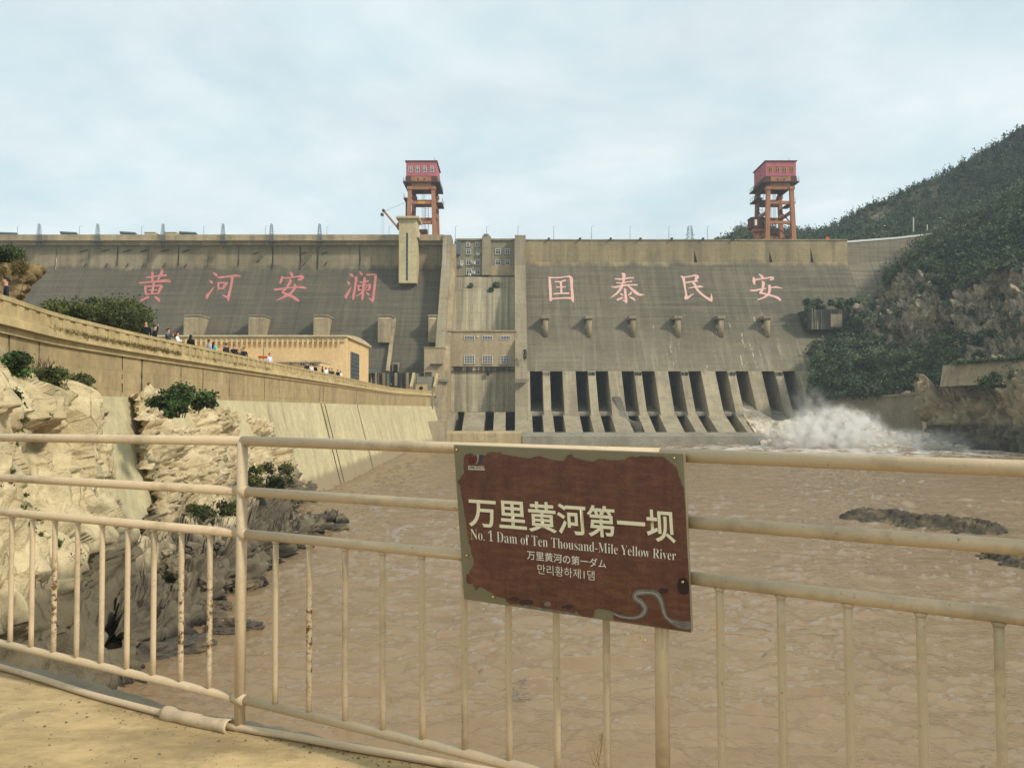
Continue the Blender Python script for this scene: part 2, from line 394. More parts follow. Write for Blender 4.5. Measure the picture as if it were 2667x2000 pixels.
M['apron'] = concrete('apron_concrete', '#9d9279', '#887d67', 0.4, '#625a4a', 0.3, 0, 0, 0, 0.5, 0.2).m
M['sill_light'] = concrete('pale_sill_concrete', '#b4a27c', '#a08f6d', 0.3, '#6a5f49', 0.3, 0.55, 0.6, 2.4).m
M['sill_grey'] = concrete('grey_sill_concrete', '#8b8778', '#7d786a', 0.35, '#575246', 0.1, 0, 0, 0, 0.2, 0.1).m
M['stained'] = concrete('heavily_stained_concrete', '#a39a80', '#77715f', 1.0, '#2f302b', 0.9, 0, 0, 0, 0.8, 0.02, 0.3, 0.2, 0.03, (0.36, 0.52), sy=0.02).m
M['wall_lower'] = concrete('river_wall_concrete', '#a8946f', '#95845f', 0.42, '#6d624b', 0.2, 0.9, 0.18, 3.1, 0.6, 0.06, 0.35, 0.22, 0.02).m
M['parapet'] = concrete('parapet_concrete', '#b6a276', '#a6946c', 0.3, '#796b4c', 0.15, 0, 0, 0, 0.9, 0.3, 0.5, 0.25, 0.03).m
M['wall_slope'] = concrete('pale_slope_concrete', '#bdb28d', '#aa9f7d', 0.35, '#857c61', 0.2, 0, 0, 0, 0.5, 0.06, 0.25, 0.12, 0.02)
_k = M['wall_slope']; _z = _k.sep()[2]; _e = _k.math('ADD', _z, _k.math('MULTIPLY', _k.noise(0.6, 5), 1.2))
_b = _k.b.inputs['Base Color'].links[0].from_socket
_k.col(_k.mix(_k.math('MULTIPLY', _k.smooth(_e, 2.7, 1.9), 0.85), _b, _k.mix(_k.noise(0.9, 4), lin('#7d7058'), lin('#8b7c62')))); M['wall_slope'] = _k.m
M['bank_wall'] = concrete('bank_wall_concrete', '#968b73', '#857a63', 0.35, '#5f5848', 0.0, 0, 0, 0, 0.4, 0.05, 0.15, 0.2).m
M['plaster'] = concrete('ochre_plaster', '#d6b98a', '#c9ab7c', 0.25, '#b08f60', 0.0, 0, 0, 0, 0.5, 0.05, 0.25, 0.05, 0.01).m
M['plaster_roof'] = concrete('pale_roof_edge', '#c4b797', '#b3a586', 0.35, '#8a7f66', 0.0, 0, 0, 0, 0.5, 0.2, 0.25, 0.1, 0.01).m
M['tan_plaster'] = concrete('tan_plaster', '#a8987c', '#99896d', 0.4, '#7f7157', 0.1, 0, 0, 0, 0.7, 0.05, 0.2, 0.15, 0.01).m
M['grey_render'] = concrete('grey_render', '#8a8470', '#7d7765', 0.35, '#625d4f', 0.0, 0, 0, 0, 0.7, 0.05, 0.2, 0.15, 0.01).m
M['tower'] = concrete('pale_tower_concrete', '#c0b28d', '#ab9e7c', 0.3, '#8b8066', 0.1, 1.2, 0.3, 2.2, 0.7, 0.05, 0.2, 0.1, 0.01).m
M['deck'] = concrete('sandy_deck', '#bfa67a', '#aa9268', 0.0, '#6d624b', 0.0, 0, 0, 0, 0.7, 0.05, 0.9, 0.22, 0.01)
_k = M['deck']; _b = _k.b.inputs['Base Color'].links[0].from_socket
_n = _k.noise(1.3, 7, 0.7, _k.map((1.0, 2.6, 1), rot=(0, 0, 0.5)))
_b = _k.mix(_k.ramp(_n, [(0.38, 0.75), (0.58, 0.0)]), _b, lin('#7a6a4b')); _b = _k.mix(_k.ramp(_k.noise(3.5, 7, .75), [(0.52, 0.0), (0.64, .55)]), _b, lin('#8a7a5c'))
_v = _k.ramp(_k.noise(38, 3, 0.6), [(0.66, 0.0), (0.72, 0.7)]); _b = _k.mix(_v, _b, lin('#5a4e38'))
_k.col(_b); _k.bump(_k.math('ADD', _k.noise(14, 6, 0.7), _k.math('MULTIPLY', _n, 2.0)), 0.012, 0.6); M['deck'] = _k.m
M['kerb'] = concrete('worn_edge_concrete', '#857b68', '#767060', 0.0, '#5d5646', 0.0, 0, 0, 0, 2, 2, 1.5, 0.3, 0.012).m
M['glass'] = plain('window_glass', '#2a3238', 0.12, 0.5, 0.3, 0.6)
M['dark'] = plain('opening_shade_and_joint_paint', '#26241f', 0.8, 0.2)  # near-black colour painting the shade inside openings; dark joints use it too
M['frame_white'] = plain('white_window_frame', '#d4d2c8', 0.5)
M['white'] = plain('white_plastic', '#d9d8d0', 0.5)
M['pink'] = concrete('faded_pink_paint', '#b26f6c', '#a86564', 0.15, '#c9a097', 0.0, 0, 0, 0, 0.5, 0.5, 0.8, 0.0, 0.005).m
M['pink_pale'] = concrete('pale_pink_paint', '#d2a99e', '#c89d92', 0.15, '#c9a097', 0.0, 0, 0, 0, 0.5, 0.5, 0.8, 0.0, 0.005).m
M['crane'] = concrete('rusty_orange_paint', '#a5755a', '#96684f', 0.35, '#6c4c40', 0.0, 0, 0, 0, 1.2, 0.2, 0.6, 0.1, 0.005).m
M['crane_dark'] = concrete('dark_rust_steel', '#5e4038', '#4f3831', 0.3, '#38302c', 0.0, 0, 0, 0, 1.2, 0.2, 0.6, 0.1, 0.005).m
M['crane_red'] = concrete('faded_red_cladding', '#aa666e', '#9f5d66', 0.25, '#804a54', 0.0, 0, 0, 0, 1.4, 0.1, 0.5, 0.0, 0.005).m
M['yellow'] = plain('yellow_paint', '#c08a2c', 0.6)
M['steel'] = plain('grey_steel', '#566165', 0.5, 0.4)
M['steel_dark'] = plain('dark_steel', '#33312e', 0.6, 0.4)
M['rail_white'] = plain('pale_guard_rail', '#c9c9c2', 0.5)
M['orange'] = plain('orange_fabric', '#cf5a32', 0.8)
M['roof_blue'] = plain('blue_grey_roof_sheet', '#4d6770', 0.5)

# ================================================================== SETTING
# water: one sheet of real ripples, finer near the viewer
def build_water():
    nx, ny = 800, 640
    yy = np.concatenate([np.linspace(-6, 9, 40, endpoint=False), np.geomspace(9, 330, ny - 40)])
    s = np.linspace(-1, 1, nx)
    Y = np.repeat(yy[:, None], nx, 1); X = s[None] * (np.abs(Y) * 0.78 + 16)
    p = np.stack([X.ravel(), Y.ravel(), np.zeros(X.size)], 1)
    wp = p + np.stack([fbm(p * .3, 3, 31), fbm(p * .3 + 9, 3, 33), 0 * p[:, 0]], 1) * 1.2
    w = fbm(wp * [0.30, 0.55, 1], 3, 3) * 0.09
    am = (.55 + .8 * (vnoise(p * .12, 41) + 1) / 2)
    near = np.clip(1 - (p[:, 1] - 55) / 60, 0, 1)
    w += np.abs(fbm(wp * [0.45, 0.8, 1] + 5, 2, 5)) * 0.15 * am
    w += np.abs(fbm(wp * [1.0, 1.9, 1] + 9, 2, 8)) * 0.27 * am * (.35 + .65 * near)
    w += np.abs(fbm(wp * [2.8, 4.2, 1] + 13, 2, 9)) * 0.075 * near
    far = np.clip((p[:, 1] - 60) / 60, 0, 1); w *= 1 + far * 1.2
    # churned water below the spillway jet
    bx = np.exp(-(((p[:, 0] - 62) / 30) ** 2) - ((p[:, 1] - 146) / 24) ** 2)
    w += bx * (0.9 * np.abs(fbm(p * 0.22, 4, 21)) + 0.5 * np.abs(fbm(p * 0.6, 3, 25)) + 0.15)
    p[:, 2] = w - 0.06
    me = npmesh('river_water', p, grid_faces(ny, nx), WATER, True)
    tag(link('river_water', me), kind='structure')
k = Mat('silty_river_water', 0.22, 0.9); k.b.inputs['IOR'].default_value = 1.33
_n = k.noise(0.035, 5, 0.6); _c = k.mix(k.ramp(_n, [(0.3, 0.0), (0.7, 1.0)]), lin('#8d7556'), lin('#9a8263'))
_c = k.mix(k.ramp(k.noise(0.5, 5, 0.6, k.map((0.6, 1.2, 1))), [(0.35, 0.4), (0.6, 0.0)]), _c, lin('#7b6347')); _c = k.mix(k.ramp(k.noise(.12, 6, .65, k.map((1, .25, 1), rot=(0, 0, .5))), [(0.5, 0.0), (0.7, .3)]), _c, lin('#a58d6c'))
_x, _y, _z = k.sep()
_fx = k.math('DIVIDE', k.math('SUBTRACT', _x, 64.0), 42.0); _fy = k.math('DIVIDE', k.math('SUBTRACT', _y, 146.0), 26.0)
_d = k.math('SQRT', k.math('ADD', k.math('MULTIPLY', _fx, _fx), k.math('MULTIPLY', _fy, _fy)))
_f = k.math('MULTIPLY', k.smooth(_d, 1.25, 0.35), k.ramp(k.noise(0.28, 7, 0.72, k.map((1, 0.6, 1))), [(0.40, 0.0), (0.58, 1.0)]))
k.col(k.mix(_f, _c, lin('#b8aa90'))); k.rgh(k.mix(_f, (0.10,) * 3 + (1,), (0.8,) * 3 + (1,)))
_h = k.math('ADD', k.noise(2.6, 5, 0.6, k.map((1, 1.5, 1)), 0.6), k.math('MULTIPLY', k.noise(7.5, 4, 0.6, k.map((1, 1.6, 1)), 0.4), 0.4))
k.bump(_h, 0.10, 0.8)
# silt scatters the light inside the water, so its body colour does not shade with the ripples; only the surface sheen does
_nrm = k.b.inputs['Normal'].links[0].from_socket; _up = k.n('ShaderNodeCombineXYZ'); _up.inputs[2].default_value = 1.0
_df = k.n('ShaderNodeBsdfDiffuse'); k.put(_df.inputs['Color'], k.b.inputs['Base Color'].links[0].from_socket); k.put(_df.inputs['Normal'], _up.outputs[0])
_gl = k.n('ShaderNodeBsdfGlossy'); k.put(_gl.inputs['Roughness'], k.b.inputs['Roughness'].links[0].from_socket); k.put(_gl.inputs['Normal'], _nrm)
_fr = k.n('ShaderNodeFresnel'); _fr.inputs['IOR'].default_value = 1.36; k.put(_fr.inputs['Normal'], _nrm)
_ms = k.n('ShaderNodeMixShader'); k.put(_ms.inputs[0], _fr.outputs[0]); k.nt.links.new(_df.outputs[0], _ms.inputs[1]); k.nt.links.new(_gl.outputs[0], _ms.inputs[2])
k.nt.links.new(_ms.outputs[0], k.nt.nodes['Material Output'].inputs[0]); WATER = k.m
build_water()
g = MB(); g.add([(-320, -110, -2.5), (450, -110, -2.5), (450, 630, -2.5), (-320, 630, -2.5)], [(0, 1, 2, 3)])
tag(g.build('ground', plain('river_bed_silt', '#8a7758', 0.95)), kind='structure')

# ------------------------------------------------------------------ left river wall with its parapet and path
WN = [(-13.0, 6), (-15.3, 16), (-17.5, 26.4), (-18.5, 31), (-19.0, 35.5), (-19.3, 40.4), (-19.55, 47.3), (-19.8, 56.5), (-20.0, 66),
      (-20.3, 85), (-20.8, 104), (-21.4, 124), (-21.2, 143), (-17.0, 168.5)]
WP = catmull(np.array(WN), 150)
WT = np.gradient(WP, axis=0); WT /= np.linalg.norm(WT, axis=1, keepdims=True)
WNm = np.stack([WT[:, 1], -WT[:, 0]], 1)                     # towards the river
WS = np.concatenate([[0], np.cumsum(np.linalg.norm(np.diff(WP, axis=0), axis=1))])
def wall_at(s, d, z):
    x = np.interp(s, WS, WP[:, 0]); y = np.interp(s, WS, WP[:, 1]); a = np.interp(s, WS, WNm[:, 0]); b = np.interp(s, WS, WNm[:, 1])
    return Vector((x + a * d, y + b * d, z))
def wall_s_px(px, d=0.0):
    best = min(range(len(WS)), key=lambda i: abs((WP[i, 0] + WNm[i, 0] * d) / max(WP[i, 1], 1) - (px - 1333.5) / F)); return WS[best]
def sweep(prof, s0=0, s1=None, closed=True, step=None):
    s1 = WS[-1] if s1 is None else s1
    ss = [s0] + [s for s in WS if s0 < s < s1] + [s1]; m = MB(); n = len(prof)
    for s in ss: m.v += [tuple(wall_at(s, d, z)) for d, z in prof]
    for i in range(len(ss) - 1):
        for j in range(n if closed else n - 1):
            a, b = i * n + j, i * n + (j + 1) % n; m.f.append((a, b, b + n, a + n)); m.m.append(0)
    if closed:
        m.f.append(tuple(range(n))); m.m.append(0); m.f.append(tuple(range((len(ss) - 1) * n, len(ss) * n))[::-1]); m.m.append(0)
    return m
rw = thing('river_wall', 'long tan concrete river wall with niched parapet running to the dam', 'wall', (-17, 26, 0))
sweep([(-0.34, 11.74), (0.03, 11.74), (0.03, 11.90), (-0.34, 11.90)]).build('coping', M['parapet'], rw)
sweep([(-0.30, 10.6), (0.0, 10.6), (0.0, 11.36), (-0.30, 11.36)]).build('parapet_base', M['parapet'], rw)
sweep([(-0.30, 11.361), (-0.055, 11.361), (-0.055, 11.739), (-0.30, 11.739)]).build('parapet_back', M['parapet'], rw)
sweep([(-0.10, 10.83), (0.20, 10.86), (0.13, 11.16), (0.0, 11.22), (-0.1, 11.22)]).build('ledge', M['parapet'], rw)
sweep([(-3.0, 10.82), (-0.12, 10.82), (-0.12, 8.6), (-3.0, 8.6)]).build('upper_face', M['wall_lower'], rw)
sweep([(-3.0, 8.595), (-0.02, 8.595), (2.5, -1.2), (-3.0, -1.2)]).build('sloped_face', M['wall_slope'], rw)
s = wall_s_px(-260); i = 0
while s < WS[-1] - 1.2:                                      # piers between the parapet niches
    a, b = wall_at(s + 0.47, -0.054, 0), wall_at(s + 1.12, -0.054, 0); n = wall_at(s + 0.8, 1, 0) - wall_at(s + 0.8, 0, 0)
    m = MB(); m.extrude([(a.x, a.y, 11.361), (b.x, b.y, 11.361), (b.x, b.y, 11.739), (a.x, a.y, 11.739)], n * 0.052)
    m.build('parapet_pier', M['parapet'], rw); s += 1.12
joint_m = plain('dark_joint_filler', '#4a4234', 0.95)
rj = random.Random(5)
for px, w in ((36, .05), (108, .03), (325, .07), (378, .10), (478, .06), (527, .05), (605, .04), (637, .03), (690, .05), (735, .04), (831, .10), (841, .10), (851, .04), (931, .10)):
    s = wall_s_px(px); m = MB(); z = 10.8; pts = []; off = 0
    while z > 8.6: pts.append((off, z, w * rj.uniform(.5, 1.3))); z -= 0.22; off += rj.uniform(-.02, .02)
    for (o1, z1, w1), (o2, z2, w2) in zip(pts, pts[1:]):
        if rj.random() < 0.12 and w < .09: continue
        m.add([wall_at(s + o1 - w1, -0.112, z1), wall_at(s + o1 + w1, -0.112, z1), wall_at(s + o2 + w2, -0.112, z2), wall_at(s + o2 - w2, -0.112, z2)], [(0, 1, 2, 3)])
    m.build('joint', joint_m, rw)
    if px in (735, 831, 841, 931, 690):
        m = MB(); w *= (1.6 if px > 800 else .6); N = 14
        for q in range(N):
            f0, f1 = q / N, (q + 1) / N; z0, z1 = 8.58 - f0 * 8.7, 8.58 - f1 * 8.7; d0, d1 = 0.0 + 2.52 * (8.595 - z0) / 9.8, 2.52 * (8.595 - z1) / 9.8
            if px in (735, 690) and rj.random() < .4: continue
            m.add([wall_at(s - w, d0 + .012, z0), wall_at(s + w, d0 + .012, z0), wall_at(s + w, d1 + .012, z1), wall_at(s - w, d1 + .012, z1)], [(0, 1, 2, 3)])
        m.build('slope_joint', joint_m, rw)
m = MB(); pts = [wall_at(s, -0.32, 10.95) for s in WS]
pts = [(p.x, p.y, p.z) for p in pts]
m.add(pts + [(-17, 200, 10.95), (-160, 200, 10.95), (-160, 6, 10.95)], [tuple(range(len(pts) + 3))])
tag(m.build('path', M['deck']), kind='structure')
# dry grass rooted in the ledge of the parapet
gp = []
r_ = np.random.default_rng(3)
for px0, px1, n in ((130, 320, 120), (318, 460, 200), (455, 700, 90), (760, 960, 60)):
    s0, s1 = wall_s_px(px0), wall_s_px(px1)
    for _ in range(n):
        s = r_.uniform(s0, s1); c = wall_at(s, 0.12 + r_.uniform(-.05, .08), 11.18); gp.append((c.x, c.y, c.z + r_.uniform(-.03, .08)))
v, f, t = leafcloud(gp, np.full((len(gp), 3), .13), 14, .05, 4, 0.25)
tag(link('dry_grass', npmesh('dry_grass', v, f, foliage('dry_grass_blades', '#5f5232', '#7d6c44', '#9c8a58'), attr=t)), 'dry brown grass growing along the ledge of the river wall parapet', 'grass', kind='stuff')

# ------------------------------------------------------------------ the viewing deck
DZ = 6.60
edge = [(-700, 1560), (-300, 1655), (0, 1713), (110, 1738), (190, 1752), (250, 1775), (330, 1797), (420, 1828), (520, 1850), (640, 1868), (760, 1893), (900, 1922), (1050, 1953),
        (1200, 1985), (1500, 2060), (1900, 2200), (2400, 2380), (3000, 2600)]
ep = []
rr = random.Random(2)
for (a, b), (c, d) in zip(edge, edge[1:]):
    for q in range(4):
        t = q / 4; e = PZ(a + (c - a) * t, b + (d - b) * t, DZ); ep.append(e + Vector((rr.uniform(-.012, .012), rr.uniform(-.02, .02), 0)))
ep.append(PZ(*edge[-1], DZ))
inner = [PZ(px, py, DZ) for px, py in ((-700, 1585), (-300, 1676), (0, 1742), (230, 1812), (430, 1864), (600, 1896), (760, 1923), (900, 1949), (1050, 1976), (1200, 2002), (1500, 2075), (1900, 2215), (2400, 2400), (3000, 2630))]
m = MB(); m.extrude([(p.x, p.y, DZ) for p in inner] + [(5.0, -7, DZ), (-9, -7, DZ)], (0, 0, -0.5))
tag(m.build('deck', M['deck']), kind='structure')
m = MB(); poly = [(p.x, p.y, DZ - 0.012) for p in ep] + [(p.x, p.y - .02, DZ - 0.012) for p in inner[::-1]]
m.extrude(poly, (0, 0, -0.45)); tag(m.build('deck_edge', M['kerb']), kind='structure')

# ------------------------------------------------------------------ the dam
dam = thing('dam', 'huge grey concrete gravity dam with painted pink characters and spillway openings', 'dam', (0, 200, 0))
SL = 0.70
def face_y(z): return 186.0 + SL * (z - 17.1)
XL0, XL1, XR0, XR1 = -190.0, -18.4, 3.7, 91.0
pr = [(206.0, 54.2), (206.0, 46.3), (205.75, 45.4), (204.2, 43.1), (204.2 - .70 * 35.1, 8.0), (225, 8.0), (225, 54.2)]
MB().prism_x(pr, XL0, XL1).build('left_block', M['dam_left'], dam)
def left_y(z): return 204.2 - .70 * (43.1 - z) - 0.0
pr = [(207.0, 53.6), (207.0, 47.8), (206.7, 46.9), (206.2, 46.0), (186.0, 17.15), (240, 17.15), (240, 53.6)]
MB().prism_x(pr, XR0, XR1).build('right_block', M['dam_right'], dam)
# crest roadway parapets
m = MB(); m.box(XL0, -18.3, 203.6, 205.98, 52.9, 54.5); m.build('crest_beam', M['concrete_tan'], dam)
m = MB(); m.box(XL0, -18.3, 204.6, 205.99, 51.9, 52.88); m.build('crest_beam_soffit', M['pilaster'], dam)
m = MB(); m.box(-15.5, XR1 - .02, 206.8, 207.4, 53.62, 53.95); m.build('crest_kerb', M['pilaster'], dam)
# far right abutment wall, a little lower, climbing to the right
wing = [(P(2188, 634, 209)), (P(2330, 623, 211)), (P(2430, 612, 213)), (P(2540, 595, 215))]
m = MB(); a = [(p.x, p.y, p.z) for p in wing]
for p, q in zip(a, a[1:]): m.extrude([(p[0], p[1] - 16, 5), (q[0], q[1] - 16, 5), q, p], (0, 12, 0))
m = MB()
xs = [p.x for p in wing]
for p, q in zip(wing, wing[1:]):
    prof = lambda w: [(w.y, w.z), (w.y - .6, w.z - 6), (w.y - 24, 12), (w.y - 24, 0), (w.y + 12, 0), (w.y + 12, w.z)]
    A, B = prof(p), prof(q); n = len(A)
    m.add([(p.x, y, z) for y, z in A] + [(q.x, y, z) for y, z in B], [tuple(range(n)), tuple(range(2 * n - 1, n - 1, -1))] + [((i + 1) % n, i, i + n, (i + 1) % n + n) for i in range(n)])
m.build('right_abutment', M['dam_wing'], dam)
m = MB()
for p, q in zip(wing, wing[1:]): m.beam(p + Vector((0, -.05, .25)), q + Vector((0, -.05, .25)), .3, .5)
m.build('guard_rail', M['rail_white'], dam)
# buttress pilasters beside the central bay
m = MB(); m.prism_x([(203.2, 54.3), (200.5, 47), (181, 19), (173.0, 5.5), (171, 2.0), (171, -1), (210, -1), (210, 54.3)], -18.38, -16.2); m.build('buttress', M['pilaster'], dam)
m = MB(); m.prism_x([(204.6, 52.2), (202.8, 47), (182.6, 19), (174.6, 5.5), (172, 2.0), (172, -1), (210, -1), (210, 52.2)], -16.19, -15.0); m.build('buttress', M['concrete_tan'], dam)
m = MB(); m.prism_x([(204.2, 54.5), (202.6, 46), (183.4, 18), (178.5, 8.5), (173, 2.5), (173, -1), (210, -1), (210, 54.5)], 0.75, 3.68); m.build('buttress', M['pilaster'], dam)
# small ledges on the buttresses
m = MB(); m.box(-16.9, -14.8, 177.4, 179.5, 14.3, 14.9); m.build('buttress_cap', M['sill_grey'], dam)
m = MB(); m.box(0.6, 3.9, 178.7, 181, 14.6, 15.0); m.build('buttress_cap', M['sill_grey'], dam)
# central bay walls
m = MB(); m.prism_x([(208.5, 43.9), (205.6, 43.5), (205.0, 40.2), (203.4, 40.0), (203.0, 38.9), (202.6, 38.7), (197.0, 26.5), (215, 26.5), (215, 43.9)], -14.98, 0.74); m.build('bay_wall', M['bay'], dam)
m = MB(); m.prism_x([(189.5, 18.4), (187.6, 7.3), (205, 7.3), (205, 18.4)], -14.98, 0.74); m.build('bay_lower_wall', M['bay'], dam)
m = MB(); m.box(-14.98, 0.73, 188.6, 189.48, 17.4, 18.38); m.build('bay_ledge', M['stained'], dam)
m = MB(); m.box(XA(1267, 188.4), XA(1274, 188.4), 188.2, 188.6, ZA(979, 188.4), ZA(967, 188.4)); m.build('painted_vent_hole', M['dark'], dam)  # dark plate on the wall, shade of a hole painted in its colour
# --- low apron between sill and piers, with slots
op = [(1380, 1413), (1432, 1465), (1499, 1531), (1551, 1584), (1619, 1652), (1671, 1705), (1740, 1773), (1793, 1826), (1863, 1895), (1916, 1949), (1984, 2018), (2039, 2072)]
OX = [(XA(a, 186.0), XA(b, 186.0)) for a, b in op]
low = [(1187, 1210), (1263, 1287), (1317, 1341)]
slots = [(XA(a, 180) , XA(b, 180)) for a, b in low] + [((a + b) / 2 - 1.22, (a + b) / 2 + 1.22) for a, b in OX[:9]]
x = XA(1158, 172); apr = [(180.2, 7.25), (169.2, 2.75), (169.2, -1), (211, -1), (211, 7.25)]
for a, b in slots + [(OX[9][0] - .2, None)]:
    MB().prism_x(apr, x, a).build('apron_pier', M['apron'], dam); x = b
x9 = OX[9][0] - .2
m = MB(); m.prism_x([(181, 7.2), (172, 2.4), (166, -1), (212, -1), (212, 7.2)], x9, 73.5); m.build('chute_floor', M['sill_grey'], dam)
m = MB(); m.box(XA(1158, 172), x9, 169.4, 210.9, -1, 2.3); m.build('slot_floor', M['sill_grey'], dam)
m = MB(); m.box(XA(1158, 172), x9, 211, 214, 2.31, 7.2); m.build('slot_back', M['sill_grey'], dam)
# --- upper piers
edges = [XR0] + [e for ab in OX for e in ab] + [74.6]
for i in range(0, len(edges), 2):
    a, b = edges[i], edges[i + 1]; wide = (b - a) > 2.4; last = i >= 18
    foot = 178.0 if not last else 178.6
    prof = [(186.02, 17.148), (foot, 6.2), (foot + .25, 5.3), (foot + 1.4, 4.2), (240, 4.2), (240, 17.148)]
    MB().prism_x(prof, a, b).build('pier', M['pier'], dam)
m = MB(); m.box(XR0, 74.6, 238, 239, 5, 17.1); m.build('gallery_back', M['sill_grey'], dam)
for i, (a, b) in enumerate(OX):
    if i == 9: continue
    lo = 7.27
    prof = [(238, 13.0), (196, 9.6), (186, 7.8), (181.5, lo + .1), (180.4, lo + .02), (180.0, lo - .2), (180.0, lo - .9), (200, lo - .3), (238, 10)]
    MB().prism_x(prof, a + .003, b - .003).build('chute', M['sill_grey'], dam)
for i in range(0, 12, 2):                                     # bird-box like recess blocks on the narrow piers
    c = (OX[i][1] + OX[i + 1][0]) / 2
    m = MB(); m.box(c - .75, c + .75, 185.1, 187.5, 16.1, 16.9); m.build('pier_hood', M['stained'], dam)
# --- sill in front
m = MB(); m.prism_x([(169.15, 2.9), (167.0, 2.25), (166.6, 2.1), (166.4, -1), (169.15, -1)], XA(1360, 167.2), XA(2003, 167.2)); m.build('end_sill', M['sill_grey'], dam)
m = MB(); m.prism_x([(169.2, 3.2), (167.0, 2.9), (166.8, 2.7), (166.6, -1), (169.2, -1)], XA(1158, 167.2), XA(1359, 167.2)); m.build('end_sill', M['sill_light'], dam)
m = MB(); m.extrude([P(1044, 1100, 158).xy.to_3d() + Vector((0, 0, -1)), P(1158, 1100, 162).xy.to_3d() + Vector((0, 0, -1)), Vector((-14.2, 170, -1)), Vector((-22, 170, -1))], (0, 0, 6.4)); m.build('toe_block', M['bank_wall'], dam)
m = MB(); m.prism_x([(183, 14.2), (172, 14.0), (171, 6), (171, -1), (190, -1), (190, 14.2)], -18.39 - 1.2, -18.39); m.build('toe_wall', M['sill_light'], dam)
# eroded flip lip beside the third pair of openings
fin = [(1611, 1033, 179.9), (1617, 1036, 179.6), (1623, 1050, 179.0), (1628, 1070, 178.2), (1635, 1087, 176.8), (1645, 1095, 174.6), (1658, 1098, 172.2), (1671, 1099, 170.2)]
m = MB()
for (a, b), (c, d) in (((P(*p), Vector((-1.5 if p[0] < 1640 else -.5, .9, 0))), (P(*q), Vector((-1.5 if q[0] < 1640 else -.5, .9, 0)))) for p, q in zip(fin, fin[1:])):
    lo = lambda v: Vector((v.x, v.y, 2.9)); A = [lo(a), lo(c), c, a]; B = [lo(a + b), lo(c + d), c + d, a + b]
    m.add(A + B, [(0, 1, 2, 3), (7, 6, 5, 4), (3, 2, 6, 7), (0, 3, 7, 4), (1, 5, 6, 2)])
m.build('flip_lip', M['sill_grey'], dam)
# guide wall at the right end of the spillway
m = MB(); m.prism_x([(194, 22.6), (191, 21.6), (186, 18.2), (182, 14.5), (177, 9.8), (175, 5), (175, -1), (205, -1), (205, 22.6)], 74.62, 77.2); m.build('guide_wall', M['bank_wall'], dam)
for q in range(4):
    yq = 190 - 3.2 * q; m = MB(); m.box(74.35, 74.62, yq - .25, yq + .25, 4, 14.2 + 2.4 * (3 - q) * .9); m.build('guide_rib', M['pilaster'], dam)
# penstock blocks on the left face
for (a, b), zb in zip(((476, 522), (645, 689), (815, 855), (983, 1022), (1115, 1152)), (12, 12, 12, 24.4, 24.4)):
    yf = 189.2; m = MB(); m.prism_x([(yf + 1.1, 31.0), (yf, 30.3), (yf, zb), (203, zb), (203, 31.0)], XA(a, yf), XA(b - 7, yf)); m.build('penstock_block', M['concrete_tan'], dam)
    m = MB(); m.box(XA(a, yf) - .2, XA(b - 7, yf) + .2, yf + .5, 200, 31.0, 31.35); m.build('block_cap', M['pilaster'], dam)
# round vent posts with caps on the right face
for px in (1418, 1531, 1646, 1764, 1876, 1997):
    yv = 192.6; xv = XA(px + 3, yv); vp = MB().tube([(xv, yv, 26.0), (xv, yv, 30.6)], .72, 16).build('vent_post', M['concrete_tan'], dam, True)
    m = MB(); m.box(xv - 1.05, xv + .95, yv - 1.0, yv + 3.4, 30.6, 31.35); m.build('vent_cap', M['pilaster'], vp)
# joints, brackets and small fittings on the left crest wall
for px, w, z1 in ((60, 3, 46.6), (140, 4, 45.5), (225, 2, 46.5), (300, 3, 46.5), (380, 3, 46.5), (460, 3, 46.5), (538, 3, 46.5), (618, 3, 46.5), (707, 5, 45), (779, 5, 44.6), (824, 7, 44.2), (936, 7, 45.4)):
    m = MB(); x = XA(px, 206); h = w * .05
    m.extrude([(x - h, 205.96, 51.7), (x + h, 205.96, 51.7), (x + h * .8, 205.95, 48), (x + h * .3, 205.5, z1), (x - h * .3, 205.5, z1), (x - h * .8, 205.95, 48)], (0, .3, 0)); m.build('wall_joint', M['stained'], dam)
for x0, y0, x1, y1 in ((209, 656, 227, 651), (265, 655, 285, 650), (320, 656, 341, 651), (364, 656, 384, 651), (418, 655, 440, 650), (474, 656, 494, 651), (218, 696, 224, 686), (274, 696, 280, 686), (329, 696, 334, 687),
                       (371, 695, 376, 686), (425, 696, 431, 686), (480, 696, 486, 687), (660, 661, 672, 657), (782, 662, 798, 657), (838, 660, 852, 657), (789, 692, 795, 683), (845, 692, 851, 682), (668, 684, 675, 677)):
    m = MB(); m.beam(P(x0, y0, 205.7), P(x1, y1, 205.7), .22, .22); m.build('bracket', M['steel_dark'], dam)
for px in (1815, 2012, 2120):
    x = XA(px, 206.9); m = MB(); m.extrude([(x - .35, 206.95, 50.8 if px < 2100 else 51.5), (x + .35, 206.95, 48.0), (x + .12, 206.9, 44.5), (x - .1, 206.9, 44.5), (x - .4, 206.95, 48)], (0, .4, 0)); m.build('wall_joint', M['dark'], dam)
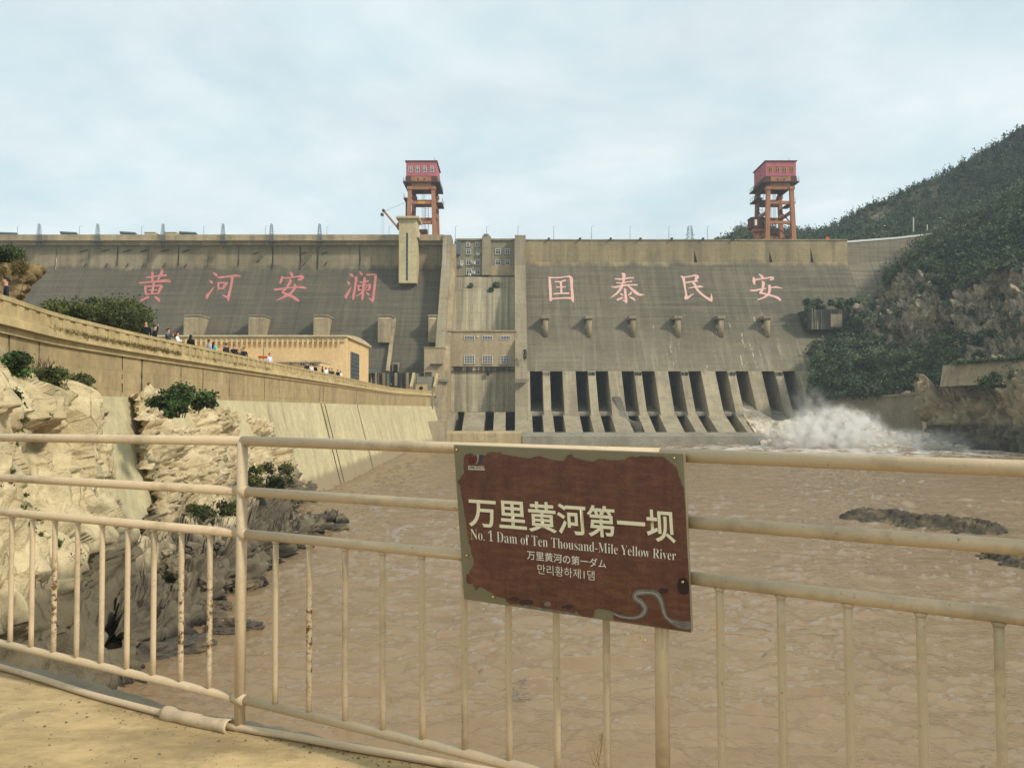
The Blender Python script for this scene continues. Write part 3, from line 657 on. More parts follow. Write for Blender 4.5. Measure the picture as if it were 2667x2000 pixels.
# sloping stair kerb and door on the left face
m = MB(); m.beam(P(1027, 832, 195.2), P(1010, 968, 184.5), .9, .8); m.build('stair_kerb', M['concrete_tan'], dam)
m = MB(); m.box(XA(1022, 185.6), XA(1038, 185.6), 185.0, 190, ZA(967, 185.6), ZA(944, 185.6)); dn = m.build('door_recess', M['pilaster'], dam)
m = MB(); m.box(XA(1025, 185), XA(1035, 185), 184.9, 185.2, ZA(966, 185), ZA(949, 185)); m.build('painted_door_opening', M['dark'], dn)  # near-black plate standing for the shade inside the doorway
m = MB(); m.box(XA(945, 179), XA(1104, 179), 179, 190, 8, ZA(972, 179)); m.build('gallery_wall', M['stained'], dam)
for px in (999, 1031, 1061):
    m = MB(); m.box(XA(px - 3, 178.6), XA(px + 3, 178.6), 178.4, 178.98, 8, ZA(971, 179)); m.build('gallery_post', M['pilaster'], dam)
# ------------------------------------------------------------------ painted characters on the dam
def ribbon(pts, n=8):
    p = catmull(np.array(pts, float), (len(pts) - 1) * n + 1) if len(pts) > 2 else np.array([np.array(pts[0]) + (np.array(pts[1]) - np.array(pts[0])) * t for t in np.linspace(0, 1, n + 1)], float)
    t = np.gradient(p[:, :2], axis=0); t /= np.linalg.norm(t, axis=1, keepdims=True) + 1e-9; nn = np.stack([-t[:, 1], t[:, 0]], 1); w = np.maximum(p[:, 2:3], 8) * .52
    a0 = p[0, :2] - t[0] * w[0] * .55; a1 = p[-1, :2] + t[-1] * w[-1] * .55
    Lf = np.concatenate([[a0 + nn[0] * w[0] * .45], p[:, :2] + nn * w, [a1 + nn[-1] * w[-1] * .45]]); Rt = np.concatenate([[a0 - nn[0] * w[0] * .45], p[:, :2] - nn * w, [a1 - nn[-1] * w[-1] * .45]])
    return Lf, Rt
CH = [
 ((350, 700), 'pink', 'L', [[(510,380,60),(700,362,70),(1000,310,60),(1380,290,90)],[(780,150,100),(780,350,110),(770,560,80)],[(1210,80,115),(1150,250,120),(1070,380,90),(1010,530,60)],[(210,620,65),(600,582,62),(1000,552,90),(1430,525,120),(1560,580,50)],[(850,560,110),(810,800,100),(760,1080,100)],[(470,765,100),(480,950,100),(500,1110,80)],[(480,780,60),(800,752,60),(1120,735,80),(1205,765,90)],[(1190,755,135),(1100,900,110),(1030,1080,100)],[(620,930,50),(970,915,50)],[(490,1100,60),(760,1090,50),(1030,1070,60)],[(620,1210,90),(520,1265,105),(300,1372,70),(180,1405,15)],[(850,1180,35),(960,1270,100),(1060,1360,115),(1045,1425,60)]]),
 ((525, 700), 'pink', 'L', [[(500,180,40),(600,240,125),(650,300,105)],[(340,515,35),(420,570,105),(470,625,70)],[(535,790,20),(440,920,70),(320,1080,100),(240,1180,135),(235,1300,55)],[(690,370,60),(800,380,95),(1100,340,70),(1500,300,100),(1680,330,50)],[(1320,345,130),(1310,550,110),(1250,850,105),(1180,1150,120),(1150,1365,90)],[(1180,1240,145),(1050,1210,90),(890,1140,30)],[(725,600,80),(730,780,80),(710,920,40)],[(700,622,70),(900,610,60),(1120,622,80)],[(1060,640,125),(980,760,110),(930,870,70)],[(720,850,60),(940,850,60)]]),
 ((705, 700), 'pink', 'L', [[(840,150,65),(900,240,125),(940,340,105)],[(490,320,50),(480,430,105),(440,560,105),(410,630,90)],[(480,400,70),(800,390,60),(1100,350,60),(1350,335,140)],[(1400,345,130),(1300,440,115),(1165,490,40)],[(835,460,80),(850,560,115),(740,740,100),(620,890,90),(485,1020,60)],[(485,1020,60),(700,1110,110),(900,1190,125),(1100,1310,125),(1215,1400,85)],[(1035,670,85),(1050,780,125),(950,970,100),(800,1110,110),(560,1220,90),(240,1385,20)],[(160,910,85),(400,880,90),(800,820,60),(1100,800,60),(1400,810,100),(1530,840,75)]]),
 ((890, 700), 'pink', 'L', [[(350,225,35),(430,280,125),(470,345,80)],[(230,555,35),(310,620,105),(330,695,60)],[(440,755,15),(340,930,80),(230,1120,115),(180,1200,125),(200,1300,50)],[(590,355,85),(620,420,125),(600,650,95),(550,950,95),(500,1200,115),(490,1325,80)],[(765,120,30),(830,200,105),(875,275,70)],[(1065,250,50),(1150,270,70),(1400,245,70),(1470,270,105)],[(1470,245,105),(1440,600,100),(1390,1000,110),(1350,1300,115),(1330,1435,80)],[(1340,1350,125),(1250,1330,85),(1170,1260,20)],[(990,395,100),(970,600,110),(930,900,100),(900,1200,100),(880,1355,60)],[(775,580,50),(950,580,70),(1145,530,70)],[(705,720,60),(730,850,85),(730,965,60)],[(690,730,50),(900,730,50),(1180,692,60)],[(1200,685,115),(1210,800,105),(1170,935,70)],[(730,920,50),(950,910,50),(1170,920,50)],[(1020,850,30),(1100,775,60)],[(900,960,80),(830,1070,70),(620,1195,20)],[(1045,1015,30),(1130,1090,85),(1185,1145,70)]]),
 ((1415, 700), 'pink_pale', 'R', [[(270,375,90),(290,700,110),(310,1000,115),(320,1375,105)],[(225,380,60),(600,390,55),(1000,345,55),(1150,342,105)],[(1140,335,90),(1210,450,135),(1230,800,105),(1260,1150,115),(1270,1330,105),(1295,1445,30)],[(495,560,50),(750,560,55),(955,500,65)],[(565,800,50),(955,785,50)],[(750,570,100),(775,800,90),(780,1060,90)],[(455,1090,60),(800,1065,60),(1095,1065,75)],[(330,1300,60),(800,1270,60),(1200,1265,80)]]),
 ((1580, 700), 'pink_pale', 'R', [[(650,210,45),(740,260,145),(740,400,115),(720,620,105)],[(355,437,40),(600,450,65),(900,410,60),(1175,390,45)],[(415,610,40),(700,622,60),(900,572,40),(1095,550,50)],[(205,777,30),(400,795,75),(700,732,80),(1000,705,65),(1335,700,50)],[(680,705,125),(600,870,105),(430,1070,80),(170,1255,20)],[(925,745,40),(1050,850,90),(1250,1020,130),(1420,1120,105),(1630,1125,20)],[(790,890,105),(815,1100,100),(840,1380,110),(850,1475,70)],[(850,1420,95),(760,1390,60),(670,1340,20)],[(575,1072,30),(650,1110,80),(715,1152,40)],[(1050,1015,65),(1040,1070,85),(920,1155,25)],[(725,1240,40),(600,1290,80),(455,1350,85)],[(990,1222,40),(1120,1280,90),(1235,1375,50)]]),
 ((1765, 700), 'pink_pale', 'R', [[(115,315,20),(240,400,115),(290,650,85),(340,950,80),(380,1180,90)],[(270,370,60),(500,340,50),(760,282,70)],[(765,275,50),(830,360,170),(790,440,115),(780,540,105)],[(330,610,60),(600,562,60),(875,540,55)],[(440,850,20),(700,800,60),(950,772,85),(1105,785,25)],[(630,592,60),(740,680,105),(800,840,90),(980,1050,90),(1200,1220,90),(1370,1330,105),(1445,1370,105)],[(1450,1400,105),(1460,1260,90),(1455,1085,20)],[(340,1250,185),(450,1240,100),(560,1160,60),(705,1072,20)]]),
 ((1945, 700), 'pink_pale', 'R', [[(530,235,40),(640,320,105),(690,410,105)],[(300,390,80),(310,530,125),(330,670,80)],[(340,480,70),(700,430,60),(1060,370,70)],[(1070,365,80),(1120,420,125),(1010,488,50)],[(660,545,60),(715,620,125),(690,830,100),(620,1000,105),(565,1060,80)],[(560,1052,70),(750,1080,70),(950,1130,95),(1200,1200,80),(1350,1270,105),(1465,1375,60)],[(975,730,125),(990,850,125),(960,1050,100),(860,1160,90),(700,1260,70),(475,1340,50)],[(145,940,60),(350,940,75),(600,890,70),(845,850,40)],[(1060,810,40),(1280,800,75),(1545,850,20)]])]
for (ox, oy), mt, side, strokes in CH:
    m = MB()
    yb, zb = (204.2, 43.1) if side == 'L' else (206.2, 46.0); sl = .70 if side == 'L' else (206.2 - 186.0) / (46.0 - 17.15)
    nrm = Vector((0, -1, sl)).normalized()
    for i, st in enumerate(strokes):
        Lf, Rt = ribbon(st); p0 = Vector((0, yb, zb)) + nrm * (.05 + .006 * i)
        q = [PP(ox + a / 16.59, oy + b / 16.59, p0, nrm) for a, b in np.concatenate([Lf, Rt])]; n = len(Lf)
        m.add(q, [(j, j + 1, n + j + 1, n + j) for j in range(n - 1)])
    m.build('painted_character', M[mt], dam)

# ================================================================== BUILDINGS AND MACHINES
def window(parent, x0, x1, z0, z1, y, cols=2, rows=2, sill=True, fm='frame_white', d=0.16, fw=0.09):
    """a framed window on a wall that faces -Y: pane behind, frame and mullions proud"""
    m = MB(); m.box(x0, x1, y - .03, y + .02, z0, z1); w = m.build('window', M['glass'], parent)
    m = MB()
    m.box(x0 - fw, x0 + fw * .3, y - d, y - .031, z0, z1); m.box(x1 - fw * .3, x1 + fw, y - d, y - .031, z0, z1)
    m.box(x0 - fw, x1 + fw, y - d, y - .031, z1 + .002, z1 + fw); m.box(x0 - fw, x1 + fw, y - d, y - .031, z0 - fw, z0 - .002)
    for i in range(1, cols):
        c = x0 + (x1 - x0) * i / cols; m.box(c - fw * .4, c + fw * .4, y - d * .8, y - .031, z0 + .004, z1 - .004)
    for i in range(1, rows):
        c = z0 + (z1 - z0) * i / rows if rows > 2 else z0 + (z1 - z0) * .66; m.box(x0 + fw * .31, x1 - fw * .31, y - d * .7, y - .035, c - fw * .4, c + fw * .4)
    m.build('window_frame', M[fm], w)
    if sill:
        m = MB(); m.box(x0 - .15, x1 + .15, y - .25, y - .002, z0 - fw - .14, z0 - fw - .003); m.build('window_sill', M['concrete_tan'], w)
    return w
def px_window(parent, a, b, t, u, Y, **k): return window(parent, XA(a, Y), XA(b, Y), ZA(u, Y), ZA(t, Y), Y, **k)

# --- office block in the head of the central bay
ob = thing('office_block', 'grey office floors with white windows set into the dam crest bay', 'building', (-7, 208, 44))
yo = 206.6
m = MB(); m.box(-14.95, 0.72, yo, 212, 43.92, 53.55); m.build('wall', M['grey_render'], ob)
m = MB(); m.box(-14.97, 0.73, yo - .5, 212, 53.56, 54.0); m.build('roof_slab', M['pilaster'], ob)
pm = MB(); pm.box(XA(1255, 205.4), XA(1278, 205.4), 205.2, yo - .002, 43.93, 54.5); pm.build('stair_shaft', M['pilaster'], ob)
m = MB(); cx = XA(1266, 206)
ring = [(cx + 1.0 * math.cos(a), 206 + 1.0 * math.sin(a), 54.5) for a in np.linspace(0, 2 * math.pi, 17)[:-1]]
m.add(ring + [(cx + .7 * math.cos(a), 206 + .7 * math.sin(a), 55.1) for a in np.linspace(0, 2 * math.pi, 17)[:-1]] + [(cx, 206, 55.35)], [(i, (i + 1) % 16, (i + 1) % 16 + 16, i + 16) for i in range(16)] + [(i + 16, (i + 1) % 16 + 16, 32) for i in range(16)]); m.build('roof_dome', M['steel'], ob, True)
for a, b, t, u in ((1214, 1222, 632, 642), (1239, 1247, 632, 642), (1214, 1225, 650, 662), (1240, 1249, 650, 662), (1214, 1226, 677, 689), (1239, 1249, 677, 689), (1215, 1227, 702, 714), (1239, 1249, 702, 714), (1199, 1205, 680, 688),
                   (1291, 1303, 649, 662), (1316, 1327, 649, 661), (1291, 1303, 678, 690), (1316, 1327, 678, 690)): px_window(ob, a, b, t, u, yo)
m = MB(); m.box(XA(1183, 206), XA(1198, 206), 205.0, yo - .003, 49.5, 53.0); m.build('bay_annex', M['steel'], ob)
m = MB(); m.box(0.72 - 7.1, 0.7, yo - .35, yo - .004, 43.95, 46.7); m.build('blind_panel', M['tan_plaster'], ob)
for px, py in ((1245, 663), (1234, 686), (1233, 711), (1223, 716), (1201, 690)):
    a = MB().box(XA(px - 3.5, yo), XA(px + 3.5, yo), yo - .65, yo - .02, ZA(py + 3, yo), ZA(py - 3, yo)).build('air_conditioner', M['white'], ob)
    c = Vector((XA(px - .6, yo), yo - .66, ZA(py, yo))); m = MB(); m.tube([c, c + Vector((0, -.02, 0))], .2, 10); m.build('fan_grille', M['steel_dark'], a)
# --- switch house lower in the bay
sh = thing('switch_house', 'tan two storey block with barred windows low in the central bay', 'building', (-7, 190, 18))
ys = 188.4
m = MB(); m.box(-14.97, 0.74, ys, 198.5, 18.42, 27.0); m.build('wall', M['tan_plaster'], sh)
m = MB(); m.box(-15.6, 1.2, ys - .3, 198, 27.01, 27.35); m.build('roof_slab', M['concrete_tan'], sh)
m = MB(); m.box(-15.5, -14.98, ys + .01, 190, 23.6, 27.0); m.box(.745, 1.25, ys + .01, 190, 23.6, 27.0); m.build('corner_block', M['tan_plaster'], sh)
for a, b in ((1210, 1235), (1257, 1282), (1303, 1328)):
    px_window(sh, a, b, 876, 884, ys, cols=6, rows=1, sill=False)
    px_window(sh, a, b, 927, 946, ys, cols=6, rows=3)
m = MB(); m.box(XA(1243, ys), XA(1246, ys), ys - .3, ys - .01, ZA(878, ys), ZA(875, ys)); m.build('lamp', M['white'], sh)
# --- elevator tower on the left crest
et = thing('elevator_tower', 'pale concrete lift tower with one tall slit window rising over the left crest', 'tower', (-27, 203, 40))
yt = 200.2
m = MB(); m.box(XA(1037, yt), XA(1083, yt), yt, 206.4, ZA(737, yt), ZA(570, yt)); m.build('shaft', M['tower'], et)
m = MB(); m.box(XA(1030, yt), XA(1090, yt), yt - .9, 207.2, ZA(570, yt) + .002, ZA(565, yt)); m.build('roof_slab', M['plaster_roof'], et)
m = MB(); m.box(XA(1056, yt), XA(1061, yt), yt - .03, yt + .1, ZA(731, yt), ZA(607, yt)); w = m.build('slit_window', M['glass'], et)
for q in range(9): z = ZA(731, yt) + (q + 1) * 1.22; MB().box(XA(1055.6, yt), XA(1061.4, yt), yt - .09, yt - .032, z - .07, z + .07).build('window_bar', M['steel'], w)
m = MB(); m.box(XA(1077, yt), XA(1088, yt), yt + .8, yt + 5, 53.2, 54.9); m.build('side_cap', M['plaster_roof'], et)
# --- small block house and stairs at the foot of the left dam
bh = thing('block_house', 'small plain tan block house beside the buttress at the dam foot', 'building', (-21, 180, 10))
m = MB(); m.box(XA(1104, 178), XA(1155, 178), 178, 186, 8, ZA(906, 178)); m.build('wall', M['tan_plaster'], bh)
m = MB(); m.box(XA(1103, 178), XA(1156, 178), 177.8, 186.2, ZA(906, 178) + .002, ZA(904, 178)); m.build('roof_slab', M['concrete_tan'], bh)
m = MB(); m.box(XA(1121, 178), XA(1152, 178), 177.1, 177.98, ZA(951, 178), ZA(948, 178)); m.build('door_canopy', M['steel_dark'], bh)
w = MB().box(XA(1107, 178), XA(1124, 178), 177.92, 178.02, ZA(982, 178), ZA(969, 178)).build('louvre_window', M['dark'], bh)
for q in range(3): z = ZA(982, 178) + .28 * (q + .6); MB().box(XA(1107, 178), XA(1124, 178), 177.8, 177.91, z - .04, z + .04).build('louvre_slat', M['grey_render'], w)
stw = thing('stairway', 'concrete stairway with raking side walls and arched base at the wall end', 'stairs', (-21, 171, 10))
m = MB(); a, b = P(1070, 1012, 166), P(1078, 976, 173)
m.beam(a, b, .5, 1.1); m.build('side_wall', M['parapet'], stw)
m = MB(); m.beam(P(1131, 1012, 166), P(1139, 978, 173), .5, 1.1); m.build('side_wall', M['parapet'], stw)
for q in range(12):
    t = q / 11; p = P(1083, 1010, 166).lerp(P(1088, 980, 173), t); r = P(1128, 1010, 166).lerp(P(1130, 980, 173), t)
    m = MB(); m.box(p.x, r.x, p.y, p.y + .75, 8 , p.z); m.build('step', M['sill_grey'], stw)
m = MB(); m.box(XA(1083, 165.5), XA(1112, 165.5), 165.2, 166, 10.7, ZA(1001, 165.5)); m.build('base_wall', M['parapet'], stw)
m = MB(); c = P(1097, 1011, 165.1); m.tube([c, c + Vector((0, .12, 0))], .42, 14); m.build('painted_arch_opening', M['dark'], stw)  # dark disc painting the shade under the arch, no hole cut
# --- canopy at the gallery
cn = thing('canopy', 'flat dark green canopy on thin posts beside the power station', 'canopy', (-32, 172, 10))
m = MB(); m.extrude([P(940, 968, 168), P(978, 968, 168), P(987, 967, 180), P(950, 966, 180)], (0, 0, .35)); m.build('roof_sheet', M['roof_blue'], cn)
for px in (948, 979): m = MB(); a = P(px, 969, 168.5); m.beam(a, (a.x, a.y, 10.7), .3); m.build('post', M['concrete_tan'], cn)
# --- power station hall
ph = thing('power_station', 'long ochre power station hall with pale curved roof and tall gridded window', 'building', (-50, 140, 10))
m = MB(); m.box(-100, -28.35, 130, 151.5, 8, 20.2); m.build('wall', M['plaster'], ph)
m = MB(); seg = []
for q in range(13):
    t = q / 12; y = 129.3 + t * 22.9; seg.append((y, 20.45 + .55 * math.sin(math.pi * min(1, t * 1.0))))
m.prism_x(seg + [(152.2, 20.2), (129.3, 20.2)], -100.5, -27.9); m.build('roof', M['plaster_roof'], ph)
m = MB(); m.box(-100, -28.3, 129.72, 129.995, 19.35, 20.19); m.build('eave_band', M['plaster_roof'], ph)
x = -82.0
while x < -28.8: MB().box(x, x + .32, 129.60, 129.715, 18.85, 19.9).build('dentil', M['plaster'], ph); x += .86
m = MB(); x = XA(632, 129.6); m.tube([(x, 129.7, 10.8), (x, 129.7, 18.6)], .14, 8); m.build('downpipe', M['plaster_roof'], ph)
m = MB(); x = XA(674, 120); m.tube([(x, 122, 10.7), (x, 122, ZA(908, 122))], .07, 8); m.build('pole', M['steel'], ph)
y0, y1, z0, z1 = 134.6, 141.6, 13.0, 18.0
w = MB().box(-28.36, -28.32, y0, y1, z0, z1).build('tall_window', M['glass'], ph)
m = MB()
for i in range(5): y = y0 + (y1 - y0) * i / 4; m.box(-28.319, -28.22, y - .09, y + .09, z0, z1)
for i in range(8): z = z0 + (z1 - z0) * i / 7; m.box(-28.318, -28.24, y0 + .1, y1 - .1, z - .06, z + .06)
m.build('window_frame', M['steel'], w)
m = MB(); m.box(-28.349, -28.1, 130.0, 130.9, 10, 20.19); m.build('corner_pilaster', M['plaster'], ph)
# --- ticket booth behind the parapet
tb = thing('booth', 'small cream booth with dark windows in front of the power station', 'kiosk', (-26, 96, 10.7))
yb = 95.0
m = MB(); m.box(XA(730, yb), XA(836, yb), yb, yb + 4.5, 10.73, ZA(944, yb)); m.build('wall', M['plaster'], tb)
m = MB(); m.box(XA(715, yb), XA(838, yb), yb - .5, yb + 5, ZA(944, yb) + .002, ZA(940, yb)); m.build('roof_slab', M['plaster_roof'], tb)
for a, b in ((753, 760), (781, 794), (806, 818), (827, 829.5), (831.5, 834)): px_window(tb, a, b, 946 if a > 760 else 943.6, 951.5, yb, cols=2, rows=1, sill=False, fw=.05, d=.1)
aw = thing('awning', 'orange awning sheet just above the parapet near the booth', 'awning', (-25, 78, 10.7))
m = MB(); m.extrude([P(672, 929, 74), P(706, 931, 74), P(708, 934, 77), P(674, 933, 77)], (0, 0, .1)); m.build('sheet', M['orange'], aw)
m = MB()
for px, Y in ((676, 74.3), (703, 74.3)): a = P(px, 932, Y); m.tube([a, (a.x, a.y, 10.7)], .04, 6)
m.build('posts', M['steel'], aw)
# --- thin poles behind the parapet
for px, t, Y, lab in ((549, 902, 60, 'thin rusty pole behind the parapet left of the dark-haired couple'), (797, 939, 94, 'thin pole standing in front of the cream booth')):
    a = P(px, t, Y); tag(MB().tube([(a.x, a.y, 10.7), a], .05, 6).build('pole', M['steel']), lab, 'pole')

# --- gantry cranes on the crest
def gantry(cx, label, left):
    g = thing('gantry_crane', label, 'crane', (cx, 217, 54)); z0 = 53.95
    cr, dk = M['crane'], M['crane_dark']
    yf, yr, zd = 213.0, 222.5, 69.2
    hw0, hw1 = 3.75, 3.25
    def leg(sx, y):
        m = MB(); b = Vector((cx + sx * hw0, y, z0)); t = Vector((cx + sx * hw1, y, zd)); w0, w1 = .62, .52
        vs = [b + Vector((i * w0, j * w0, 0)) for i, j in ((-1, -1), (1, -1), (1, 1), (-1, 1))] + [t + Vector((i * w1, j * w1, 0)) for i, j in ((-1, -1), (1, -1), (1, 1), (-1, 1))]
        m.add(vs, [(3, 2, 1, 0), (4, 5, 6, 7), (0, 1, 5, 4), (1, 2, 6, 5), (2, 3, 7, 6), (3, 0, 4, 7)]); m.build('leg', cr, g)
        m = MB(); m.box(t.x - .75, t.x + .75, y - .75, y + .75, zd, zd + .8); m.build('leg_head', cr, g)
    for sx in (-1, 1):
        for y in (yf, yr): leg(sx, y)
    def hx(z): return hw0 + (hw1 - hw0) * (z - z0) / (zd - z0) - .5
    for z, mt in ((60.0, cr), (65.6, cr), (54.4, cr)):
        h = hx(z); m = MB(); m.box(cx - h, cx + h, yf - .35, yf + .35, z - .42, z + .42); m.build('cross_beam', mt, g)
    if left: m = MB(); m.box(cx - .9, cx + .9, yf - .36, yf - .352, 65.2, 66.0); m.build('yellow_plate', M['yellow'], g)
    for z in (57.6, 63.2):
        h = hx(z); m = MB(); m.box(cx - h, cx + h, yr - .35, yr + .35, z - .45, z + .45); m.build('cross_beam', cr, g)
    m = MB(); h = hx(68); m.box(cx - h, cx + h, yr - .4, yr + .4, 66.9, 68.9); m.build('rear_girder', dk, g)
    for sx in (-1, 1):
        for z in (57.0, 63.2):
            x = cx + sx * (hx(z) + .5); m = MB(); m.box(x - .3, x + .3, yf + .65, yr - .65, z - .4, z + .4); m.build('side_beam', cr, g)
        x = cx + sx * hw1; m = MB(); m.box(x - .45, x + .45, yf - .6, yr + .6, zd + .8, zd + 1.9); m.build('side_girder', dk, g)
        for za, zb in ((54.8, 60), (60, 65.4)):
            m = MB(); m.beam((x, yf + .6, za), (x, yr - .6, zb), .25); m.build('brace', dk, g)
    m = MB(); m.box(cx - hw1 + .46, cx + hw1 - .46, yf - .4, yf + .4, zd + .1, zd + 1.9); m.build('front_girder', cr, g)
    m = MB(); m.box(cx - 5.1, cx + 5.1, yf - 1.2, yr + 1.6, zd + 1.9, zd + 2.15); m.build('deck_plate', dk, g)
    m = MB(); m.box(cx - 3.2, cx + 3.2, yf - 1.0, yf - .3, zd + 2.15, zd + 3.6); b = m.build('hoist_beam', cr, g)
    for dx in (-.9, .9): c = Vector((cx + dx, yf - 1.01, zd + 2.7)); MB().tube([c, c + Vector((0, -.03, 0))], .3, 10).build('beam_hole', M['steel_dark'], b)
    m = MB()
    for dx in (-3.6, 3.6): m.box(cx + dx - .8, cx + dx + .8, yf - 1.05, yr, zd + 2.15, zd + 3.55)
    m.build('trolley_frame', dk, g)
    # machine house
    zh = zd + 3.6; ho = MB(); ho.box(cx - 4.2, cx + 4.2, yf - 1.1, yr - .2, zh, zh + 4.1); house = ho.build('machine_house', M['crane_red'], g)
    m = MB(); m.box(cx - 4.5, cx + 4.5, yf - 1.4, yr + .1, zh + 4.1, zh + 4.3); m.build('house_roof', M['crane_dark'], house)
    for q in range(4):
        x = cx - 3.0 + q * 2.0; z = zh + 1.15; yw = yf - 1.1
        MB().box(x - .42, x + .42, yw - .04, yw - .002, z, z + 1.5).build('window', M['glass'], house)
        m = MB()
        for e in (-.46, 0, .46): m.box(x + e - .05, x + e + .05, yw - .12, yw - .041, z, z + 1.5)
        for e in (-.04, 1.0, 1.54): m.box(x - .5, x + .5, yw - .11, yw - .042, z + e - .05, z + e + .05)
        m.build('window_frame', M['frame_white'] if left else M['yellow'], house)
    # deck rails, posts
    m = MB(); zr = zd + 2.15
    for sx in (-1, 1):
        x = cx + sx * 5.0
        for k_ in (.55, 1.1): m.beam((x, yf - 1.1, zr + k_), (x, yr + 1.5, zr + k_), .06)
        for q in range(9): y = yf - 1.1 + q * 1.5; m.beam((x, y, zr), (x, y, zr + 1.1), .06)
    m.build('deck_rail', M['steel'], g)
    # side landings and ladder
    for sx, z in ((-1, zd - 1.6), (1, zd - 2.9)):
        x = cx + sx * 4.6; m = MB(); m.box(x - .9, x + .9, yf + 3, yr, z, z + .25)
        for q in range(4):
            y = yf + 3 + q * 2; m.beam((x + sx * .85, y, z + .25), (x + sx * .85, y, z + 1.4), .06)
        m.beam((x + sx * .85, yf + 3, z + 1.4), (x + sx * .85, yr, z + 1.4), .06); m.build('landing', dk, g)
    m = MB(); xl = cx + .4
    for dx in (-.5, .5): m.beam((xl + dx, yr + .5, 54.2), (xl + dx, yr + .5, zd), .1)
    for q in range(22): m.beam((xl - .5, yr + .5, 54.8 + q * .65), (xl + .5, yr + .5, 54.8 + q * .65), .07)
    m.build('ladder', M['steel_dark'], g)
    m = MB(); m.tube([(cx + 3.4, yf + 2, zh + 4.3), (cx + 3.4, yf + 2, zh + 6.2)], .05, 6); m.build('mast', M['steel'], g)
    m = MB()
    for q in range(4): m.beam((cx - .4 + q * .27, yf + 4.5, 55.5), (cx - .4 + q * .27, yf + 4.5, zd + 1.8), .06)
    m.build('hoist_cable', M['steel_dark'], g)
    m = MB(); m.box(cx - 1.6, cx + 1.2, yf + 3.8, yf + 5.4, 57.6, 59.0); m.build('hook_block', dk, g)
    for sx in (-1, 1):
        m = MB(); m.box(cx + sx * hw0 - .8, cx + sx * hw0 + .8, yf - .9, yr + .9, z0 - .25, z0 - .002); m.build('rail_bogie', dk, g)
    if left:                                                    # slewing jib
        bx = cx - 5.4
        m = MB(); m.box(bx - 1.6, bx + 1.4, yf + 1, yf + 3.4, 58.6, 60.2); m.build('jib_cab', dk, g)
        m = MB(); m.tube([(bx + 1.0, yf + 1.6, 58.6), (bx + 1.0, yf + 1.6, 66.6)], .3, 8); m.build('jib_mast', M['steel_dark'], g)
        m = MB(); a, b = Vector((bx - 1.5, yf + 1.6, 59.0)), Vector((bx - 5.2, yf + 1.0, 63.4)); m.beam(a, b, .55, .5); m.build('jib_arm', cr, g)
        m = MB(); m.tube([b + Vector((-.2, -.3, .2)), b + Vector((-.2, .3, .2))], .45, 10); m.tube([b + Vector((-.6, -.3, -.9)), b + Vector((-.6, .3, -.9))], .45, 10); m.build('sheave', M['steel_dark'], g)
        m = MB(); m.tube([b, (bx + 1, yf + 1.6, 66.3)], .04, 5); m.tube([b + Vector((-.6, 0, -.9)), b + Vector((-.6, 0, -10))], .03, 5); m.tube([b + Vector((-.1, 0, -.6)), b + Vector((-.1, 0, -10))], .03, 5); m.build('jib_cable', M['steel'], g)
    else:                                                       # hanging cab and cage ladder
        bx = cx - 5.9
        m = MB(); c8 = [(bx - 1.9, yf + 1.2), (bx - 1.3, yf + .6), (bx + 1.3, yf + .6), (bx + 1.9, yf + 1.2), (bx + 1.9, yf + 4), (bx - 1.9, yf + 4)]
        m.extrude([(x, y, 58.8) for x, y in c8], (0, 0, 2.7)); cb = m.build('cab', dk, g)
        m = MB(); m.extrude([(bx + (x - bx) * 1.1, yf + 2.3 + (y - yf - 2.3) * 1.1, 61.52) for x, y in c8], (0, 0, .2)); m.build('cab_roof', M['steel_dark'], cb)
        MB().box(bx - 1.0, bx - .4, yf + .54, yf + .598, 59.4, 61.0).build('cab_window', M['frame_white'], cb)
        m = MB(); m.box(bx - 1.2, bx + 2.4, yf + 1.2, yf + 3.4, 57.9, 58.78); m.build('cab_bracket', cr, g)
        m = MB(); m.beam((bx - .5, yf + 2.4, 57.9), (bx - .5, yf + 2.4, 53.95), .45); m.build('cab_leg', cr, g)
        m = MB(); a, b = Vector((bx - .2, yf + 2, 61.7)), Vector((bx + .9, yf + 2, 68.6))
        for dx in (-.35, .35, 1.5): m.beam(a + Vector((dx, 0, 0)), b + Vector((dx * .8, 0, 0)), .08)
        for q in range(14): t = q / 13; p = a.lerp(b, t); m.beam(p + Vector((-.35, 0, 0)), p + Vector((.35, 0, 0)), .06)
        for q in range(4): t = q / 3; p = a.lerp(b, t); m.beam(p, p + Vector((2.0, 0, 0)), .1)
        m.build('cage_ladder', M['steel_dark'], g)
    return g
gantry(XA(1096, 213), 'orange gantry crane with red machine house and jib behind the lift tower', True)
gantry(XA(2037, 213), 'orange gantry crane with red machine house and hanging cab beside the hill', False)

